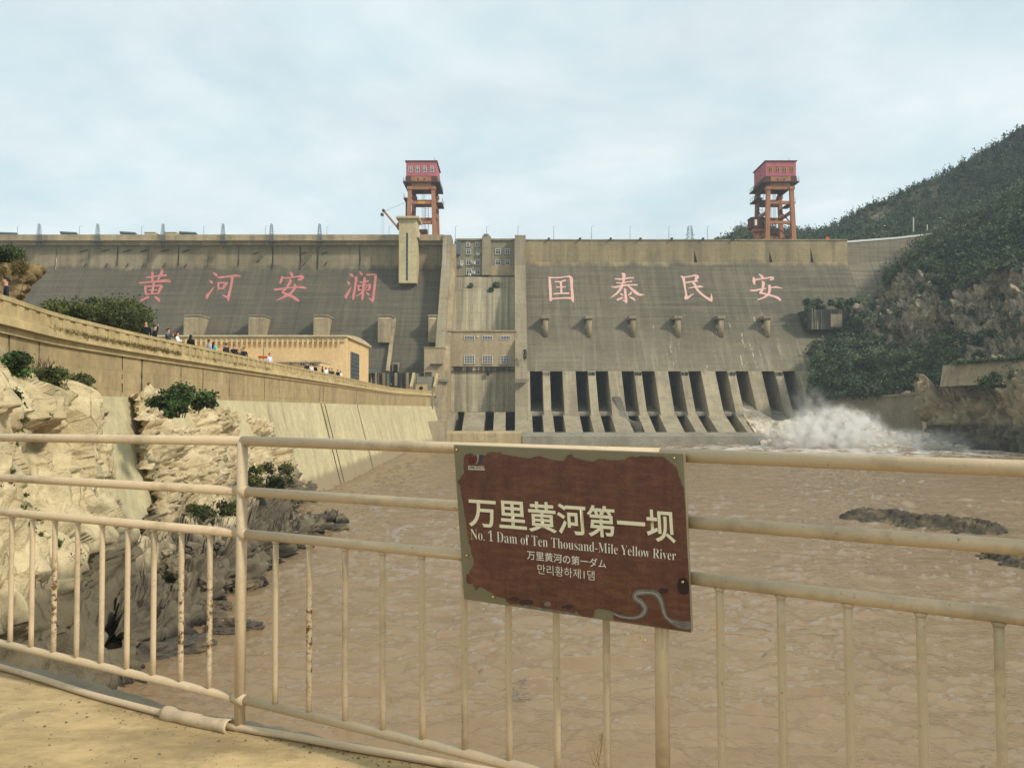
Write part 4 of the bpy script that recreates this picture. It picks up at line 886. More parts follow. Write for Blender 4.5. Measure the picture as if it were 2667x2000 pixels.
# --- crest fittings
def lattice(px, label):
    b = P(px, 629, 203.4); g = thing('lattice_mast', label, 'mast', (b.x, b.y, 52.0), 'lattice masts along the left crest')
    z0, z1 = 52.6, ZA(585, 203.4); m = MB()
    for sx in (-1, 1):
        for sy in (-1, 1): m.beam((b.x + sx * .65, 203.0 + sy * .45, z0), (b.x + sx * .2, 203.0 + sy * .2, z1), .07)
    for q in range(7):
        t0, t1 = q / 7, (q + 1) / 7; w0, w1 = .65 - .43 * t0, .65 - .43 * t1; a, c = z0 + (z1 - z0) * t0, z0 + (z1 - z0) * t1
        for sy in (-1, 1):
            m.beam((b.x - w0, 203 + sy * .4, a), (b.x + w1, 203 + sy * .3, c), .04); m.beam((b.x + w0, 203 + sy * .4, a), (b.x - w1, 203 + sy * .3, c), .04)
            m.beam((b.x - w1, 203 + sy * .3, c), (b.x + w1, 203 + sy * .3, c), .06)
    m.build('lattice', M['steel'], g)
    m = MB(); m.box(b.x - .9, b.x + .9, 202.4, 203.58, z0 - .35, z0); m.beam((b.x - .5, 202.9, z0 - .35), (b.x, 203.5, z0 - 1.9), .12); m.beam((b.x + .5, 202.9, z0 - .35), (b.x, 203.5, z0 - 1.9), .12); m.build('foot_bracket', M['steel_dark'], g)
for px, lab in zip((104, 256, 426, 582, 708, 833), ('leftmost grey lattice mast on the left dam crest', 'second grey lattice mast from the left on the dam crest', 'third lattice mast on the crest, above the first painted character',
                   'lattice mast on the crest right of the third, above the second character', 'lattice mast on the crest above the third painted character', 'lattice mast nearest the lift tower on the left crest')): lattice(px, lab)
lm = None
names = ('far left', 'second', 'third', 'fourth', 'fifth', 'sixth', 'seventh', 'eighth', 'ninth', 'tenth', 'eleventh', 'twelfth', 'thirteenth', 'fourteenth', 'fifteenth', 'sixteenth', 'seventeenth', 'eighteenth')
for i, px in enumerate((36, 199, 362, 525, 687, 848, 1011, 1185, 1267, 1349, 1443, 1542, 1643, 1745, 1846, 2184, 2306, 2452)):
    Y = 208.5 if px < 2200 else 214; x = XA(px, Y); z0 = 53.6 if px < 2100 else ZA(628, Y) if px < 2400 else ZA(608, Y); h = 4.2 if px < 2180 else 3.6
    if lm is None:
        m = MB(); m.tube([(0, 0, 0), (0, 0, 4.2)], [.07, .045], 6); m.tube([(0, 0, 4.2), (.5, 0, 4.35)], .035, 5); pole = m.build('lamp_pole', M['steel']); lm = pole.data
        m = MB(); m.box(.35, .8, -.1, .1, 4.28, 4.4); head = m.build('lamp_head', M['white']); hm = head.data
        bpy.data.objects.remove(pole); bpy.data.objects.remove(head)
    t = thing('street_lamp', f'thin lamp post on the dam crest, {names[i]} from the left', 'street lamp', (x, Y, z0), 'lamp posts along the dam crest')
    for nm, me in (('lamp_pole', lm), ('lamp_head', hm)):
        o = bpy.data.objects.new(nm, me); COL.objects.link(o); o.parent = t
for a, b, y, lab in ((-30, 40, 610, 'leftmost blue-grey roof sheet peeping over the dam crest'), (153, 196, 609, 'second blue-grey roof sheet peeping over the left crest'), (309, 350, 609, 'third blue-grey roof sheet over the left crest'), (464, 508, 609, 'fourth blue-grey roof sheet, left of the fourth mast')):
    t = thing('crest_shelter', lab, 'shelter', (XA((a + b) / 2, 214), 214, 53.6), 'roof sheets behind the crest'); z = ZA(y, 214)
    m = MB(); m.extrude([(XA(a, 214), 213, z + .1), (XA(b, 214), 213, z - .15), (XA(b + 6, 217), 217, z - .3), (XA(a, 217), 217, z)], (0, 0, .35)); m.build('roof_sheet', M['roof_blue'], t)
    m = MB(); m.beam((XA(a + 6, 214), 214, 53.6), (XA(a + 6, 214), 214, z + .1), .15); m.beam((XA(b - 6, 214), 214, 53.6), (XA(b - 6, 214), 214, z), .15); m.build('post', M['steel'], t)
for a, b, y, lab in ((370, 397, 605, 'small cream roof hut behind the crest, left of the pair'), (420, 452, 605, 'small cream roof hut behind the crest, right of the pair')):
    t = thing('crest_hut', lab, 'hut', (XA((a + b) / 2, 222), 222, 53)); z = ZA(y, 222)
    MB().box(XA(a, 222), XA(b, 222), 222, 226, 50, z - .2).build('wall', M['plaster_roof'], t); MB().box(XA(a - 1, 222), XA(b + 1, 222), 221.8, 226.2, z - .19, z).build('roof_slab', M['parapet'], t)
for i, px in enumerate((1430, 1512, 1592, 1670, 1752, 1834, 1914)):
    x = XA(px, 206.9); t = MB(); t.box(x - .3, x + .3, 206.4, 207.0, 53.96, 54.3); t.tube([(x, 206.4, 54.1), (x, 206.05, 53.95)], .16, 8)
    tag(t.build('floodlight', M['steel_dark']), f'small dark floodlight on the right crest edge, number {("one","two","three","four","five","six","seven")[i]} from the central bay', 'floodlight', 'floodlights on the right crest')
m = MB(); x = XA(2160, 208); m.box(x - .45, x + .45, 207.6, 208.4, 53.9, 54.6); m.box(x - .25, x + .25, 207.8, 208.2, 54.6, 54.85); tag(m.build('crest_beacon', M['orange']), 'small orange box on the crest right of the crane', 'box')
# --- distant transmission tower
t = thing('transmission_tower', 'far pale lattice transmission tower behind the right crest', 'pylon', (XA(1797, 420), 420, 60))
m = MB(); c = P(1797, 640, 420); zt = ZA(590, 420); zb_ = c.z - 10; pst = M['steel']
for sx in (-1, 1):
    for sy in (-1, 1): m.beam((c.x + sx * 2.6, 420 + sy * 2.6, zb_), (c.x + sx * .9, 420 + sy * .9, zt), .22)
    m.beam((c.x + sx * .9, 420, zt - 6.8), (c.x + sx * 3.4, 420, zt - 7.2), .25)
    m.beam((c.x + sx * .8, 420, zt - 4.4), (c.x + sx * 2.6, 420, zt - 4.6), .25)
for q in range(10):
    t0, t1 = q / 10, (q + 1) / 10; w0, w1 = 2.6 - 1.7 * t0, 2.6 - 1.7 * t1; a, b = zb_ + (zt - zb_) * t0, zb_ + (zt - zb_) * t1
    m.beam((c.x - w0, 418, a), (c.x + w1, 418.5, b), .14); m.beam((c.x + w0, 418, a), (c.x - w1, 418.5, b), .14); m.beam((c.x - w1, 418.5, b), (c.x + w1, 418.5, b), .14)
m.build('lattice', pst, t)

# ================================================================== ROCK BANKS AND HILLS
def rock_mat(name, c1, c2, wet='#4d4636', wet_z=None, moss=0.0, crackc='#4a4130', scale=0.6):
    k = Mat(name, 0.92, 0.2)
    b = k.mix(k.ramp(k.noise(scale, 7, 0.65), [(0.3, 0.0), (0.7, 1.0)]), lin(c1), lin(c2))
    b = k.mix(k.ramp(k.noise(scale * 0.5, 5, 0.6), [(0.48, 0.0), (0.68, 0.6)]), b, lin('#8d7a58'))
    b = k.mix(0.4, b, k.ramp(k.noise(5, 7, 0.7), [(0.2, (0.2, 0.19, 0.17, 1)), (0.8, (0.9, 0.87, 0.8, 1))]), 'OVERLAY')
    e = k.vor(1.1, k.mix(0.12, k.map((1, 1, 0.55)), k.n('ShaderNodeTexNoise').outputs[1]))
    ck = k.math('MULTIPLY', k.ramp(e, [(0.0, 1.0), (0.02, 0.0)]), k.ramp(k.noise(0.8, 3), [(0.45, 0.0), (0.6, 0.9)]))
    b = k.mix(ck, b, lin(crackc))
    if moss: b = k.mix(k.math('MULTIPLY', k.ramp(k.noise(0.33, 6, 0.7), [(0.54, 0.0), (0.62, 1.0)]), moss), b, lin('#4b4a33'))
    if wet_z is not None:
        z = k.math('ADD', k.sep()[2], k.math('MULTIPLY', k.math('SUBTRACT', k.noise(0.45, 5, 0.65), 0.5), 5.0))
        w = k.smooth(z, wet_z + 0.9, wet_z - 0.9)
        wc = k.mix(k.ramp(k.noise(0.9, 5), [(0.35, 0.0), (0.65, 1.0)]), lin(wet), lin('#5e5647'))
        b = k.mix(k.math('MULTIPLY', w, 0.9), b, wc)
        z2 = k.math('ADD', k.sep()[2], k.math('MULTIPLY', k.noise(1.1, 4), 0.8))
        b = k.mix(k.smooth(z2, 1.05, 0.5), b, lin('#2e2b26'))
    k.col(b); k.bump(k.math('ADD', k.noise(3, 8, 0.7), k.noise(14, 4, 0.7)), 0.06, 0.8)
    return k.m
M['rock_pale'] = rock_mat('pale_sandstone', '#c9ba95', '#b5a582', '#4c4737', 3.9, 0.4)
M['rock_pale_b'] = rock_mat('pale_broken_sandstone', '#c8b997', '#b4a483', '#47423a', 2.6, 0.35)
M['rock_dark'] = rock_mat('dark_wet_rock', '#59534a', '#453f37', '#3a362f', None, 0.0, '#1c1a17', 1.4)
M['rock_hill'] = rock_mat('brown_cliff_rock', '#867660', '#6f634f', '#4d4636', None, 0.35, '#2f2a22', 0.25)
M['rock_bank'] = rock_mat('grey_brown_bank_rock', '#a08e6e', '#7a6d55', '#4a463a', 5.0, 0.3, '#2f2a22', 0.3)
M['rock_ledge'] = rock_mat('layered_brown_rock', '#8c7754', '#766446', '#4d4636', None, 0.4, '#2a2318', 0.7)
def hill_mat(name, rock):
    k = Mat(name, .95, .1); a = k.n('ShaderNodeAttribute'); a.attribute_name = 'tint'
    soil = k.mix(k.ramp(k.noise(.08, 6, .65), [(.35, 0.0), (.65, 1.0)]), lin('#474a37'), lin('#6b6549')); soil = k.mix(k.ramp(k.noise(.9, 6, .7), [(.4, .5), (.6, 0.0)]), soil, lin('#2a2f24'))
    b = k.mix(k.ramp(k.noise(.25, 7, .65), [(.3, 0.0), (.7, 1.0)]), lin(rock[0]), lin(rock[1])); b = k.mix(k.ramp(k.noise(1.1, 6, .7, k.map((1, 1, .4))), [(.42, .7), (.56, 0.0)]), b, lin('#4a4236'))
    b = k.mix(k.ramp(k.noise(.3, 5, .6), [(.55, 0.0), (.65, .7)]), b, lin('#45472f'))
    k.col(k.mix(a.outputs['Fac'], soil, b)); k.bump(k.noise(1.2, 8, .7), .3, .7); return k.m
M['hill'] = hill_mat('scrubby_hillside', ('#b0a088', '#8f826c')); M['hill_far'] = hill_mat('far_scrubby_hillside', ('#8c7864', '#776a58'))
def fattr(a): return ((a[1:, 1:] + a[:-1, :-1] + a[1:, :-1] + a[:-1, 1:]) / 4).ravel()
def ctrl(rows): return [[tuple(P(*c)) for c in r] for r in rows]
def ctrl_z(row, z): return [tuple(PZ(px, py, z)) for px, py in row]
# --- near rock mass below the wall, at the left edge
def apron_depth(px, py):
    lo, hi = 20.0, 110.0
    for _ in range(40):
        md = (lo + hi) / 2; p = P(px, py, md); sI = np.interp(p.y, WP[:, 1], WP[:, 0]); ax = sI + (2.52 * (8.595 - p.z) / 9.8 if p.z < 8.595 else -.1)
        lo, hi = (md, hi) if p.x > ax else (lo, md)
    return lo
rowsA = ctrl([
 [(-300,850,17),(-100,860,18.5),(0,872,20.5),(22,935,24),(120,1005,27),(180,1015,28.5),(228,1028,30),(238,1050,30.8)],
 [(-300,900,15),(-100,905,16.5),(0,925,19),(30,1000,22),(120,1040,25.3),(185,1040,26.8),(230,1058,28.3),(246,1090,30)],
 [(-300,1100,14),(-100,1100,15.5),(5,1110,18),(50,1120,20.5),(130,1130,24),(200,1140,25.5),(245,1150,27.3),(272,1180,29.6)],
 [(-300,1300,13.5),(-100,1300,15),(10,1300,17.2),(60,1300,19.5),(140,1300,22.5),(215,1300,24.5),(270,1300,26.3),(298,1330,29.0)],
 [(-300,1500,13),(-100,1500,14.5),(20,1500,17),(80,1500,18.5),(170,1500,21),(230,1450,23),(300,1420,25.3),(345,1400,28.4)]])
for r_i, row_px in enumerate((((180,1015),(228,1028),(240,1046)), ((185,1040),(230,1058),(250,1085)), ((205,1140),(250,1150),(280,1175)), ((220,1300),(275,1300),(308,1325)), ((240,1450),(310,1420),(355,1398)))):
    for c_i, (px, py), th in zip((5, 6, 7), row_px, (6.0, 2.2, -.2)): rowsA[r_i][c_i] = tuple(P(px, py, apron_depth(px, py) - th - (r_i == 4) * 2))
rowsA.append([(P(px, 1065, Y).x, Y, -0.4) for px, Y in ((-300, 13), (-100, 14.3), (30, 16.5), (100, 18), (180, 19.8), (265, 21.8), (335, 23.5), (420, 26))])
gA = grid_surface(rowsA, 300, 260); nA = grid_normals(gA); nA *= np.sign((nA * np.array([0.6, -0.6, 0.3])).sum(2, keepdims=True).mean())
gA = slabby(gA, nA, 0.5, 1.5, 3, (1, 1, 0.75), 0.3, 0.14, .22, np.repeat(np.clip(np.linspace(0, 1, 260) / .28, .12, 1)[:, None], 300, 1))
o = link('rock_outcrop', npmesh('rock_outcrop', gA.reshape(-1, 3), grid_faces(260, 300), M['rock_pale'])); tag(o, 'tall pale sandstone outcrop at the left edge below the river wall', 'rock')
# --- broken rock mass under the river wall, running down to the water
rowsB = []
for th, row in ((-.2, [(338,1024),(400,1036),(470,1048),(540,1054),(600,1075),(680,1102),(740,1175),(800,1255),(860,1340)]),
                (.9, [(343,1050),(410,1062),(480,1078),(550,1095),(620,1130),(690,1172),(750,1235),(805,1295),(862,1348)]),
                (1.3, [(380,1190),(440,1190),(505,1200),(575,1212),(645,1235),(715,1265),(772,1305),(817,1332),(866,1358)]),
                (1.5, [(425,1310),(480,1305),(540,1305),(605,1310),(670,1315),(735,1328),(785,1345),(828,1356),(869,1366)])):
    rowsB.append([tuple(P(px, py, apron_depth(px, py) - th * (1 + .3 * math.sin(px * .05)))) for px, py in row])
rowsB += ctrl([
 [(330,1450,32),(425,1420,34),(520,1405,35.5),(600,1395,37),(672,1388,40),(742,1375,44),(790,1366,48),(832,1364,52),(870,1371,56)],
 [(300,1600,26.5),(400,1560,28.5),(500,1520,30.5),(580,1490,33),(660,1445,37),(745,1405,41.5),(800,1382,46),(840,1376,50),(872,1376,54)]])
rowsB.append(ctrl_z([(280,1792),(350,1735),(456,1710),(540,1640),(606,1556),(680,1510),(772,1468),(822,1410),(874,1380)], -0.35))
gB = grid_surface(rowsB, 380, 330); nB = grid_normals(gB); nB *= np.sign((nB * np.array([0.6, -0.6, 0.3])).sum(2, keepdims=True).mean())
gB = slabby(gB, nB, 0.5, 0.95, 13, (1, 1, 1.2), 0.3, 0.16, .3)
o = link('rock_bank', npmesh('rock_bank', gB.reshape(-1, 3), grid_faces(330, 380), M['rock_pale_b'])); tag(o, 'broken pale rock bank sloping to the brown water under the river wall', 'rock')
# --- single boulders
def boulder_mesh(name, seed, mat, sub=3, amp=.28, strat=1.0):
    bm = bmesh.new(); bmesh.ops.create_icosphere(bm, subdivisions=sub, radius=1.0); v = np.array([x.co[:] for x in bm.verts])
    d1, d2, cid = worley(v * 1.3 + seed * 7.1, seed); s = 1 + amp * (cid - .5) * 1.6 + amp * fbm(v * 2.0 + seed, 3, seed) + amp * .5 * fbm(v * [2, 2, 7 * strat], 2, seed + 3)
    v = np.sign(v) * np.abs(v) ** .82 * s[:, None]
    for x, c in zip(bm.verts, v): x.co = c
    me = bpy.data.meshes.new(name); bm.to_mesh(me); bm.free(); me.materials.append(mat); return me
BM = [boulder_mesh('boulder', 3 + i, M['rock_dark'], 4) for i in range(4)]
BL = [boulder_mesh('boulder', 23 + i, M['rock_pale_b'], 3) for i in range(4)]
def boulder(px, py, z, size, mi, rot, label, grp=None, pale=False):
    c = PZ(px, py, z); o = link('boulder', (BL if pale else BM)[mi]); o.location = c; o.scale = size; o.rotation_euler = (0, 0, rot)
    tag(o, label, 'boulder', grp)
for a in ((598, 1642, .05, (.95, .42, .38), 0, .15, 'long black boulder jutting into the water at the post foot'), (520, 1612, .12, (.85, .5, .3), 1, .3, 'dark flat boulder left of the black one at the waterline'),
          (560, 1585, .1, (.7, .45, .28), 2, -.2, 'low dark boulder above the black jutting one'), (470, 1690, .1, (1.0, .5, .4), 3, .4, 'dark wet boulder at the lower waterline between rusty balusters'),
          (375, 1715, .1, (.9, .45, .45), 0, .5, 'dark boulder at the water behind the middle left balusters'), (850, 1376, .1, (1.3, .7, .28), 1, .1, 'flat dark boulder at the outer tip of the rock bank'),
          (795, 1383, .1, (1.0, .7, .3), 2, .3, 'flat dark boulder inside the tip of the rock bank'), (812, 1352, .3, (1.2, .6, .35), 3, .2, 'dark boulder lying against the foot of the river wall'),
          (268, 1770, .2, (.8, .35, .5), 1, .1, 'blocky dark boulder at the deck edge corner'), (640, 1530, .15, (.7, .5, .3), 2, .7, 'dark boulder just right of the left post at the waterline')): boulder(*a)
rb = random.Random(4); flat = gB.reshape(-1, 3)
lab_pos = [('upper', 620, 1075), ('middle', 700, 1130), ('lower', 560, 1450)]
for i in range(26):                                            # loose stones on the crest of the bank below the bushes
    px, py, Y = rb.choice(((rb.uniform(590, 690), rb.uniform(1085, 1135), 0), (rb.uniform(400, 640), rb.uniform(1400, 1530), 0)))
    tgt = ((flat[:, 0] / flat[:, 1] * F + 1333.5 - px) ** 2 + (1065 - (flat[:, 2] - CAMZ) / flat[:, 1] * F - py) ** 2).argmin(); c = flat[tgt]
    o = link('loose_stone', BL[i % 4]); s = rb.uniform(.16, .42); o.location = c; o.scale = (s * 1.3, s, s * .75); o.rotation_euler = (rb.uniform(-.3, .3), rb.uniform(-.3, .3), rb.uniform(0, 6))
    tag(o, 'loose pale stone lying on the rock bank under the river wall', 'stone', 'loose stones on the rock bank')
# --- mud and gravel bars in the river
def bar(pts, h, seed, label):
    c = [PZ(px, py, 0) for px, py in pts]; n = 140; A = catmull(np.array([(p.x, p.y, 0) for p in c]), n)
    w = np.interp(np.linspace(0, 1, n), [0, .12, .5, .9, 1], [.2, 1.0, 1.3, .9, .2]); t = np.gradient(A, axis=0); t /= np.linalg.norm(t, axis=1, keepdims=True); nn = np.stack([-t[:, 1], t[:, 0], 0 * t[:, 0]], 1)
    q = np.linspace(-1, 1, 40); g = A[:, None] + nn[:, None] * (q[None, :, None] * w[:, None, None] * 2.3)
    g[..., 2] = (h * (1 - np.abs(q[None]) ** 1.6) * np.minimum(1, w[:, None])) - .16
    nr = np.zeros_like(g); nr[..., 2] = 1; g = rocky(g, nr, .16, .55, seed, (1, 1, 1), .5, .5)
    tag(link('gravel_bar', npmesh('gravel_bar', g.reshape(-1, 3), grid_faces(n, 40), M['rock_dark_mud'])), label, 'rock')
M['rock_dark_mud'] = rock_mat('muddy_stones', '#544c41', '#3a352d', '#2a2721', None, 0.0, '#171512', 2.0)
bar([(2200, 1340), (2270, 1352), (2380, 1362), (2480, 1374), (2560, 1384), (2625, 1392)], .85, 5, 'long low bar of dark muddy stones in mid river at the right')
bar([(2590, 1443), (2660, 1458), (2760, 1475), (2850, 1490)], .75, 9, 'second low dark stone bar entering at the right edge')

# --- layered rock and shrubs behind the path at the left edge
nv, nu = 90, 120
rows = []
for Y, dx in ((34.0, 0), (33.2, .1), (33.0, .3), (33.2, .6), (33.6, .4), (34.2, .1), (35.0, -.4), (36.5, -1.0)):
    rows.append((Y, dx))
zs = [10.4, 11.4, 12.1, 12.75, 13.25, 13.7, 14.2, 14.7]; xr = [-20.6, -20.2, -20.0, -19.75, -19.55, -19.9, -20.4, -21.2]
xr = [XA(px, 33) for px in (15, 8, 15, 40, 50, 28, 8, -20)]
cr = []
for (Y, dx), z, x in zip(rows, zs, xr): cr.append([(x - 9, Y - 1.0, z + .3), (x - 6, Y - .6, z + .3), (x - 3, Y - .4, z + .25), (x - 1.2, Y - .25, z + .1), (x - .3, Y, z), (x * (Y + .8) / Y - .3, Y + .8, z), (x * (Y + 3) / Y - 1.0, Y + 3, z), (x * (Y + 7) / Y - 3.0, Y + 7, z)])
cr.append([(a - 1, b + 1.5, 14.9) for a, b, c in cr[-1]])
gL = grid_surface(cr, nu, nv); nL = grid_normals(gL); nL *= np.sign((nL * np.array([0.5, -0.8, 0.1])).sum(2, keepdims=True).mean()); gL = rocky(gL, nL, .34, .8, 41, (.35, .35, 2.6), .5, .4)
tag(link('layered_rock', npmesh('layered_rock', gL.reshape(-1, 3), grid_faces(nv, nu), M['rock_ledge'])), 'overhanging layered brown rock above the path at the left edge', 'rock')

# --- hill on the right: near slope with cliffs
rowsH = ctrl([
 [(2092,1085,184),(2140,1040,170),(2260,1022,165),(2390,1012,161),(2480,995,153),(2570,975,147),(2667,955,141),(2800,930,132),(3000,900,120)],
 [(2100,920,192),(2160,930,181),(2260,925,175),(2370,920,171),(2470,915,165),(2570,900,157),(2667,890,151),(2800,870,142),(3000,840,130)],
 [(2150,880,198),(2222,868,193),(2285,855,182),(2370,830,177),(2470,810,172),(2570,800,164),(2667,790,158),(2800,770,149),(3000,740,138)],
 [(2250,800,204),(2285,792,197),(2325,772,189),(2390,740,183),(2480,720,178),(2575,700,171),(2667,690,165),(2800,660,156),(3000,620,145)],
 [(2310,735,209),(2335,724,202),(2370,700,196),(2420,670,191),(2500,640,187),(2585,615,181),(2667,600,175),(2800,560,166),(3000,510,156)],
 [(2375,668,215),(2398,652,209),(2425,632,204),(2460,612,200),(2520,582,197),(2595,548,192),(2667,520,187),(2800,475,180),(3000,420,170)],
 [(2452,622,226),(2465,617,223),(2478,610,219),(2515,592,215),(2562,560,211),(2622,525,207),(2667,500,203),(2800,445,196),(3000,380,188)],
 [(2430,650,240),(2450,645,240),(2478,640,238),(2515,620,236),(2562,590,234),(2622,560,232),(2667,540,230),(2800,500,225),(3000,440,218)]])
NV, NU = 260, 300
gH = grid_surface(rowsH, NU, NV); nH = grid_normals(gH); nH *= np.sign((nH * np.array([-0.5, -0.6, 0.5])).sum(2, keepdims=True).mean())
def scr(p): return p[..., 0] / p[..., 1] * F + 1333.5, 1065 - (p[..., 2] - CAMZ) / p[..., 1] * F
sx_, sy_ = scr(gH)
def bell(x, a, b, s): return 1 / (1 + np.exp(-(x - a) / s)) * 1 / (1 + np.exp((x - b) / s))
jit = fbm(gH.reshape(-1, 3) * .06, 3, 77).reshape(gH.shape[:2]) * 60
cliff = np.clip(bell(sx_ + jit, 2262, 2425, 12) * bell(sy_ + jit * .6, 700, 905, 14) + 1.3 * bell(sx_ + jit * .6, 2485, 3200, 8) * bell(sy_ + (2667 - sx_) * -.12 + jit * .5, 715, 945, 10) + .9 * bell(sx_ + jit, 2390, 2470, 8) * bell(sy_ + jit, 745, 900, 10), 0, 1)
gR = slabby(gH, nH, 2.0, 3.6, 61, (1, 1, .5), .4, .3, .3)
gH = gH + (gR - gH) * (.3 + .9 * cliff[..., None]) + nH * (fbm(gH.reshape(-1, 3) * .09, 4, 71).reshape(gH.shape[:2])[..., None] * 1.6)
tag(link('hillside', npmesh('hillside', gH.reshape(-1, 3), grid_faces(NV, NU), M['hill'], attr=fattr(cliff))), kind='structure')
# --- far hill
ridge = [(a_, b_ + (7 if a_ > 2150 else 2)) for a_, b_ in ((1860, 640), (1890, 628), (1911, 616), (1939, 604), (1980, 602), (2030, 610), (2080, 614), (2127, 611), (2175, 588), (2211, 571), (2262, 545), (2311, 528), (2354, 508), (2392, 490), (2417, 478), (2468, 458), (2515, 436), (2569, 402), (2609, 380), (2650, 350), (2700, 318), (2800, 260), (2950, 190))]
rf = []
for fy, Yb, Ym in ((0, 0, 1.0),):
    pass
base_y = lambda px: 650 if px < 2330 else 650 - (px - 2330) * .18
lay = []
for t in (0, .2, .4, .6, .8, 1.0):
    lay.append([(px, base_y(px) + (py - base_y(px)) * t, (232 + (315 - (px - 1860) * .055 - 232) * t)) for px, py in ridge])
lay.append([(px, py + 14, 335 - (px - 1860) * .05) for px, py in ridge]); lay.append([(px, py + 60, 370 - (px - 1860) * .05) for px, py in ridge])
gF = grid_surface(ctrl(lay), 320, 150); nF = grid_normals(gF); nF *= np.sign((nF * np.array([-0.3, -0.6, 0.6])).sum(2, keepdims=True).mean())
gF = gF + nF * (fbm(gF.reshape(-1, 3) * .05, 4, 91).reshape(gF.shape[:2])[..., None] * 2.2)
fx_, fy_ = scr(gF)
bare = np.clip(bell(fx_, 2250, 2330, 10) * bell(fy_, 545, 600, 8) + .7 * bell(fx_ + (fy_ - 480) * 1.2, 2380, 2510, 18) * bell(fy_, 480, 560, 10), 0, 1)
tag(link('far_hill', npmesh('far_hill', gF.reshape(-1, 3), grid_faces(150, 320), M['hill_far'], attr=fattr(bare))), kind='structure')
# --- dark rock bank at the water, right
rowsW = ctrl([[(2392,1018,162),(2450,1000,157),(2520,1003,153),(2600,985,148),(2667,968,143),(2800,940,134),(2950,915,124)],
 [(2394,1040,159),(2455,1030,154),(2525,1030,150),(2605,1015,145),(2672,1000,140),(2805,975,131),(2955,950,121)],
 [(2396,1100,157),(2460,1100,151.5),(2530,1095,147.5),(2610,1085,142.5),(2680,1080,137.5),(2810,1060,128),(2960,1050,118)]])
rowsW.append([(XA(px, Y), Y, -.6) for px, Y in ((2390, 157), (2462, 150), (2535, 146), (2615, 140.5), (2685, 135.5), (2815, 126), (2965, 116))])
gW = grid_surface(rowsW, 200, 110); nW = grid_normals(gW); nW *= np.sign((nW * np.array([-0.5, -0.7, 0.2])).sum(2, keepdims=True).mean()); gW = slabby(gW, nW, 1.5, 2.8, 101, (1, 1, .6), .6, .25, .3)
tag(link('cliff_rock', npmesh('cliff_rock', gW.reshape(-1, 3), grid_faces(110, 200), M['rock_bank'])), 'dark wet rock cliff dropping to the water at the right edge', 'rock')
# --- retaining walls on the right bank
def wallrun(name, label, top, bot, thick, mat, cap=None):
    t = thing(name, label, 'wall', tuple(top[0].xy.to_3d()))
    m = MB()
    for (a, b), (c, d) in zip(zip(top, bot), zip(top[1:], bot[1:])):
        m.add([b, d, c, a] + [p + Vector((0, thick, 0)) for p in (b, d, c, a)], [(0, 1, 2, 3), (7, 6, 5, 4), (3, 2, 6, 7), (0, 3, 7, 4), (1, 5, 6, 2)])
    m.build('wall_face', mat, t)
    if cap:
        m = MB()
        for a, c in zip(top, top[1:]): m.beam(a + Vector((0, .3, cap / 2)), c + Vector((0, .3, cap / 2)), 1.1, cap)
        m.build('coping', M['concrete_tan'], t)
tp = [P(2108, 1046, 176), P(2200, 1040, 170), P(2300, 1035, 165), P(2397, 1028, 160)]
wallrun('retaining_wall', 'plain grey brown retaining wall behind the white spray', tp, [Vector((p.x, p.y - 1.2, -1)) for p in tp], 3, M['bank_wall'], .5)
tp = [P(2478, 950, 151), P(2560, 942, 147), P(2667, 932, 141), P(2850, 905, 130)]; bp = [P(2470, 1006, 150), P(2560, 1002, 146), P(2667, 985, 140), P(2850, 960, 129)]
wallrun('retaining_wall', 'upper tan retaining wall with grassy top at the right edge', tp, bp, 3, M['concrete_tan'], .3)
sb = thing('stained_block', 'black and white streaked concrete block half buried in shrubs by the dam', 'block', (82, 195, 28))
m = MB(); m.box(XA(2108, 190), XA(2224, 190), 190.5, 204, ZA(858, 190.5), ZA(806, 190.5)); m.build('block_face', M['stained'], sb)
m = MB(); m.box(XA(2168, 190), XA(2198, 190), 190.35, 190.48, ZA(852, 190.5), ZA(818, 190.5)); m.build('blocked_opening', M['pilaster'], sb)
# road parapet high on the hill and poles
rp_ = thing('road_wall', 'short pale road wall high on the hillside at the wing end', 'wall', tuple(P(2480, 600, 224)))
m = MB(); m.beam(P(2472, 578, 222), P(2528, 570, 224), .5, 1.0); m.beam(P(2472, 604, 222), P(2473, 576, 222), .9, .9); m.build('wall_face', M['rail_white'], rp_)
for px, a, b, Y, lab in ((2379, 566, 604, 226, 'white pole among the trees behind the wing wall'), (2415, 586, 600, 226, 'short pale pole among the trees behind the wing wall')):
    tag(MB().tube([P(px, b, Y), P(px, a, Y)], .16, 6).build('pole', M['rail_white']), lab, 'pole')

# ================================================================== VEGETATION
FOL = foliage('hill_shrub_leaves', '#26352a', '#4a5f44', '#7e8a62', patch=.05)
FOLF = foliage('far_hill_leaves', '#27372f', '#455a48', '#6d7a60', patch=.03)
FOLB = foliage('bush_leaves', '#262d1a', '#46512d', '#77803f', patch=.6)
FOLG = foliage('green_bush_leaves', '#1f2b17', '#3f5a2c', '#6c8a4e', patch=.8)
CON = foliage('conifer_needles', '#141d18', '#22302a', '#33432f', patch=.1)
BARK = plain('bark', '#4a3b2c', 0.95)
def scatter(g, dens, n, rng, rmin, rmax):
    p = g.reshape(-1, 3); d = dens.ravel(); i = rng.choice(len(p), size=n, p=d / d.sum()); return p[i] + rng.normal(size=(n, 3)) * [.6, .6, .1], rng.uniform(rmin, rmax, n)
rng = np.random.default_rng(21)
ar = np.linalg.norm(np.cross(np.gradient(gH, axis=1), np.gradient(gH, axis=0)), axis=2)
pat = np.clip(.75 + fbm(gH.reshape(-1, 3) * .05, 3, 7).reshape(gH.shape[:2]) * .9, .05, 1.6)
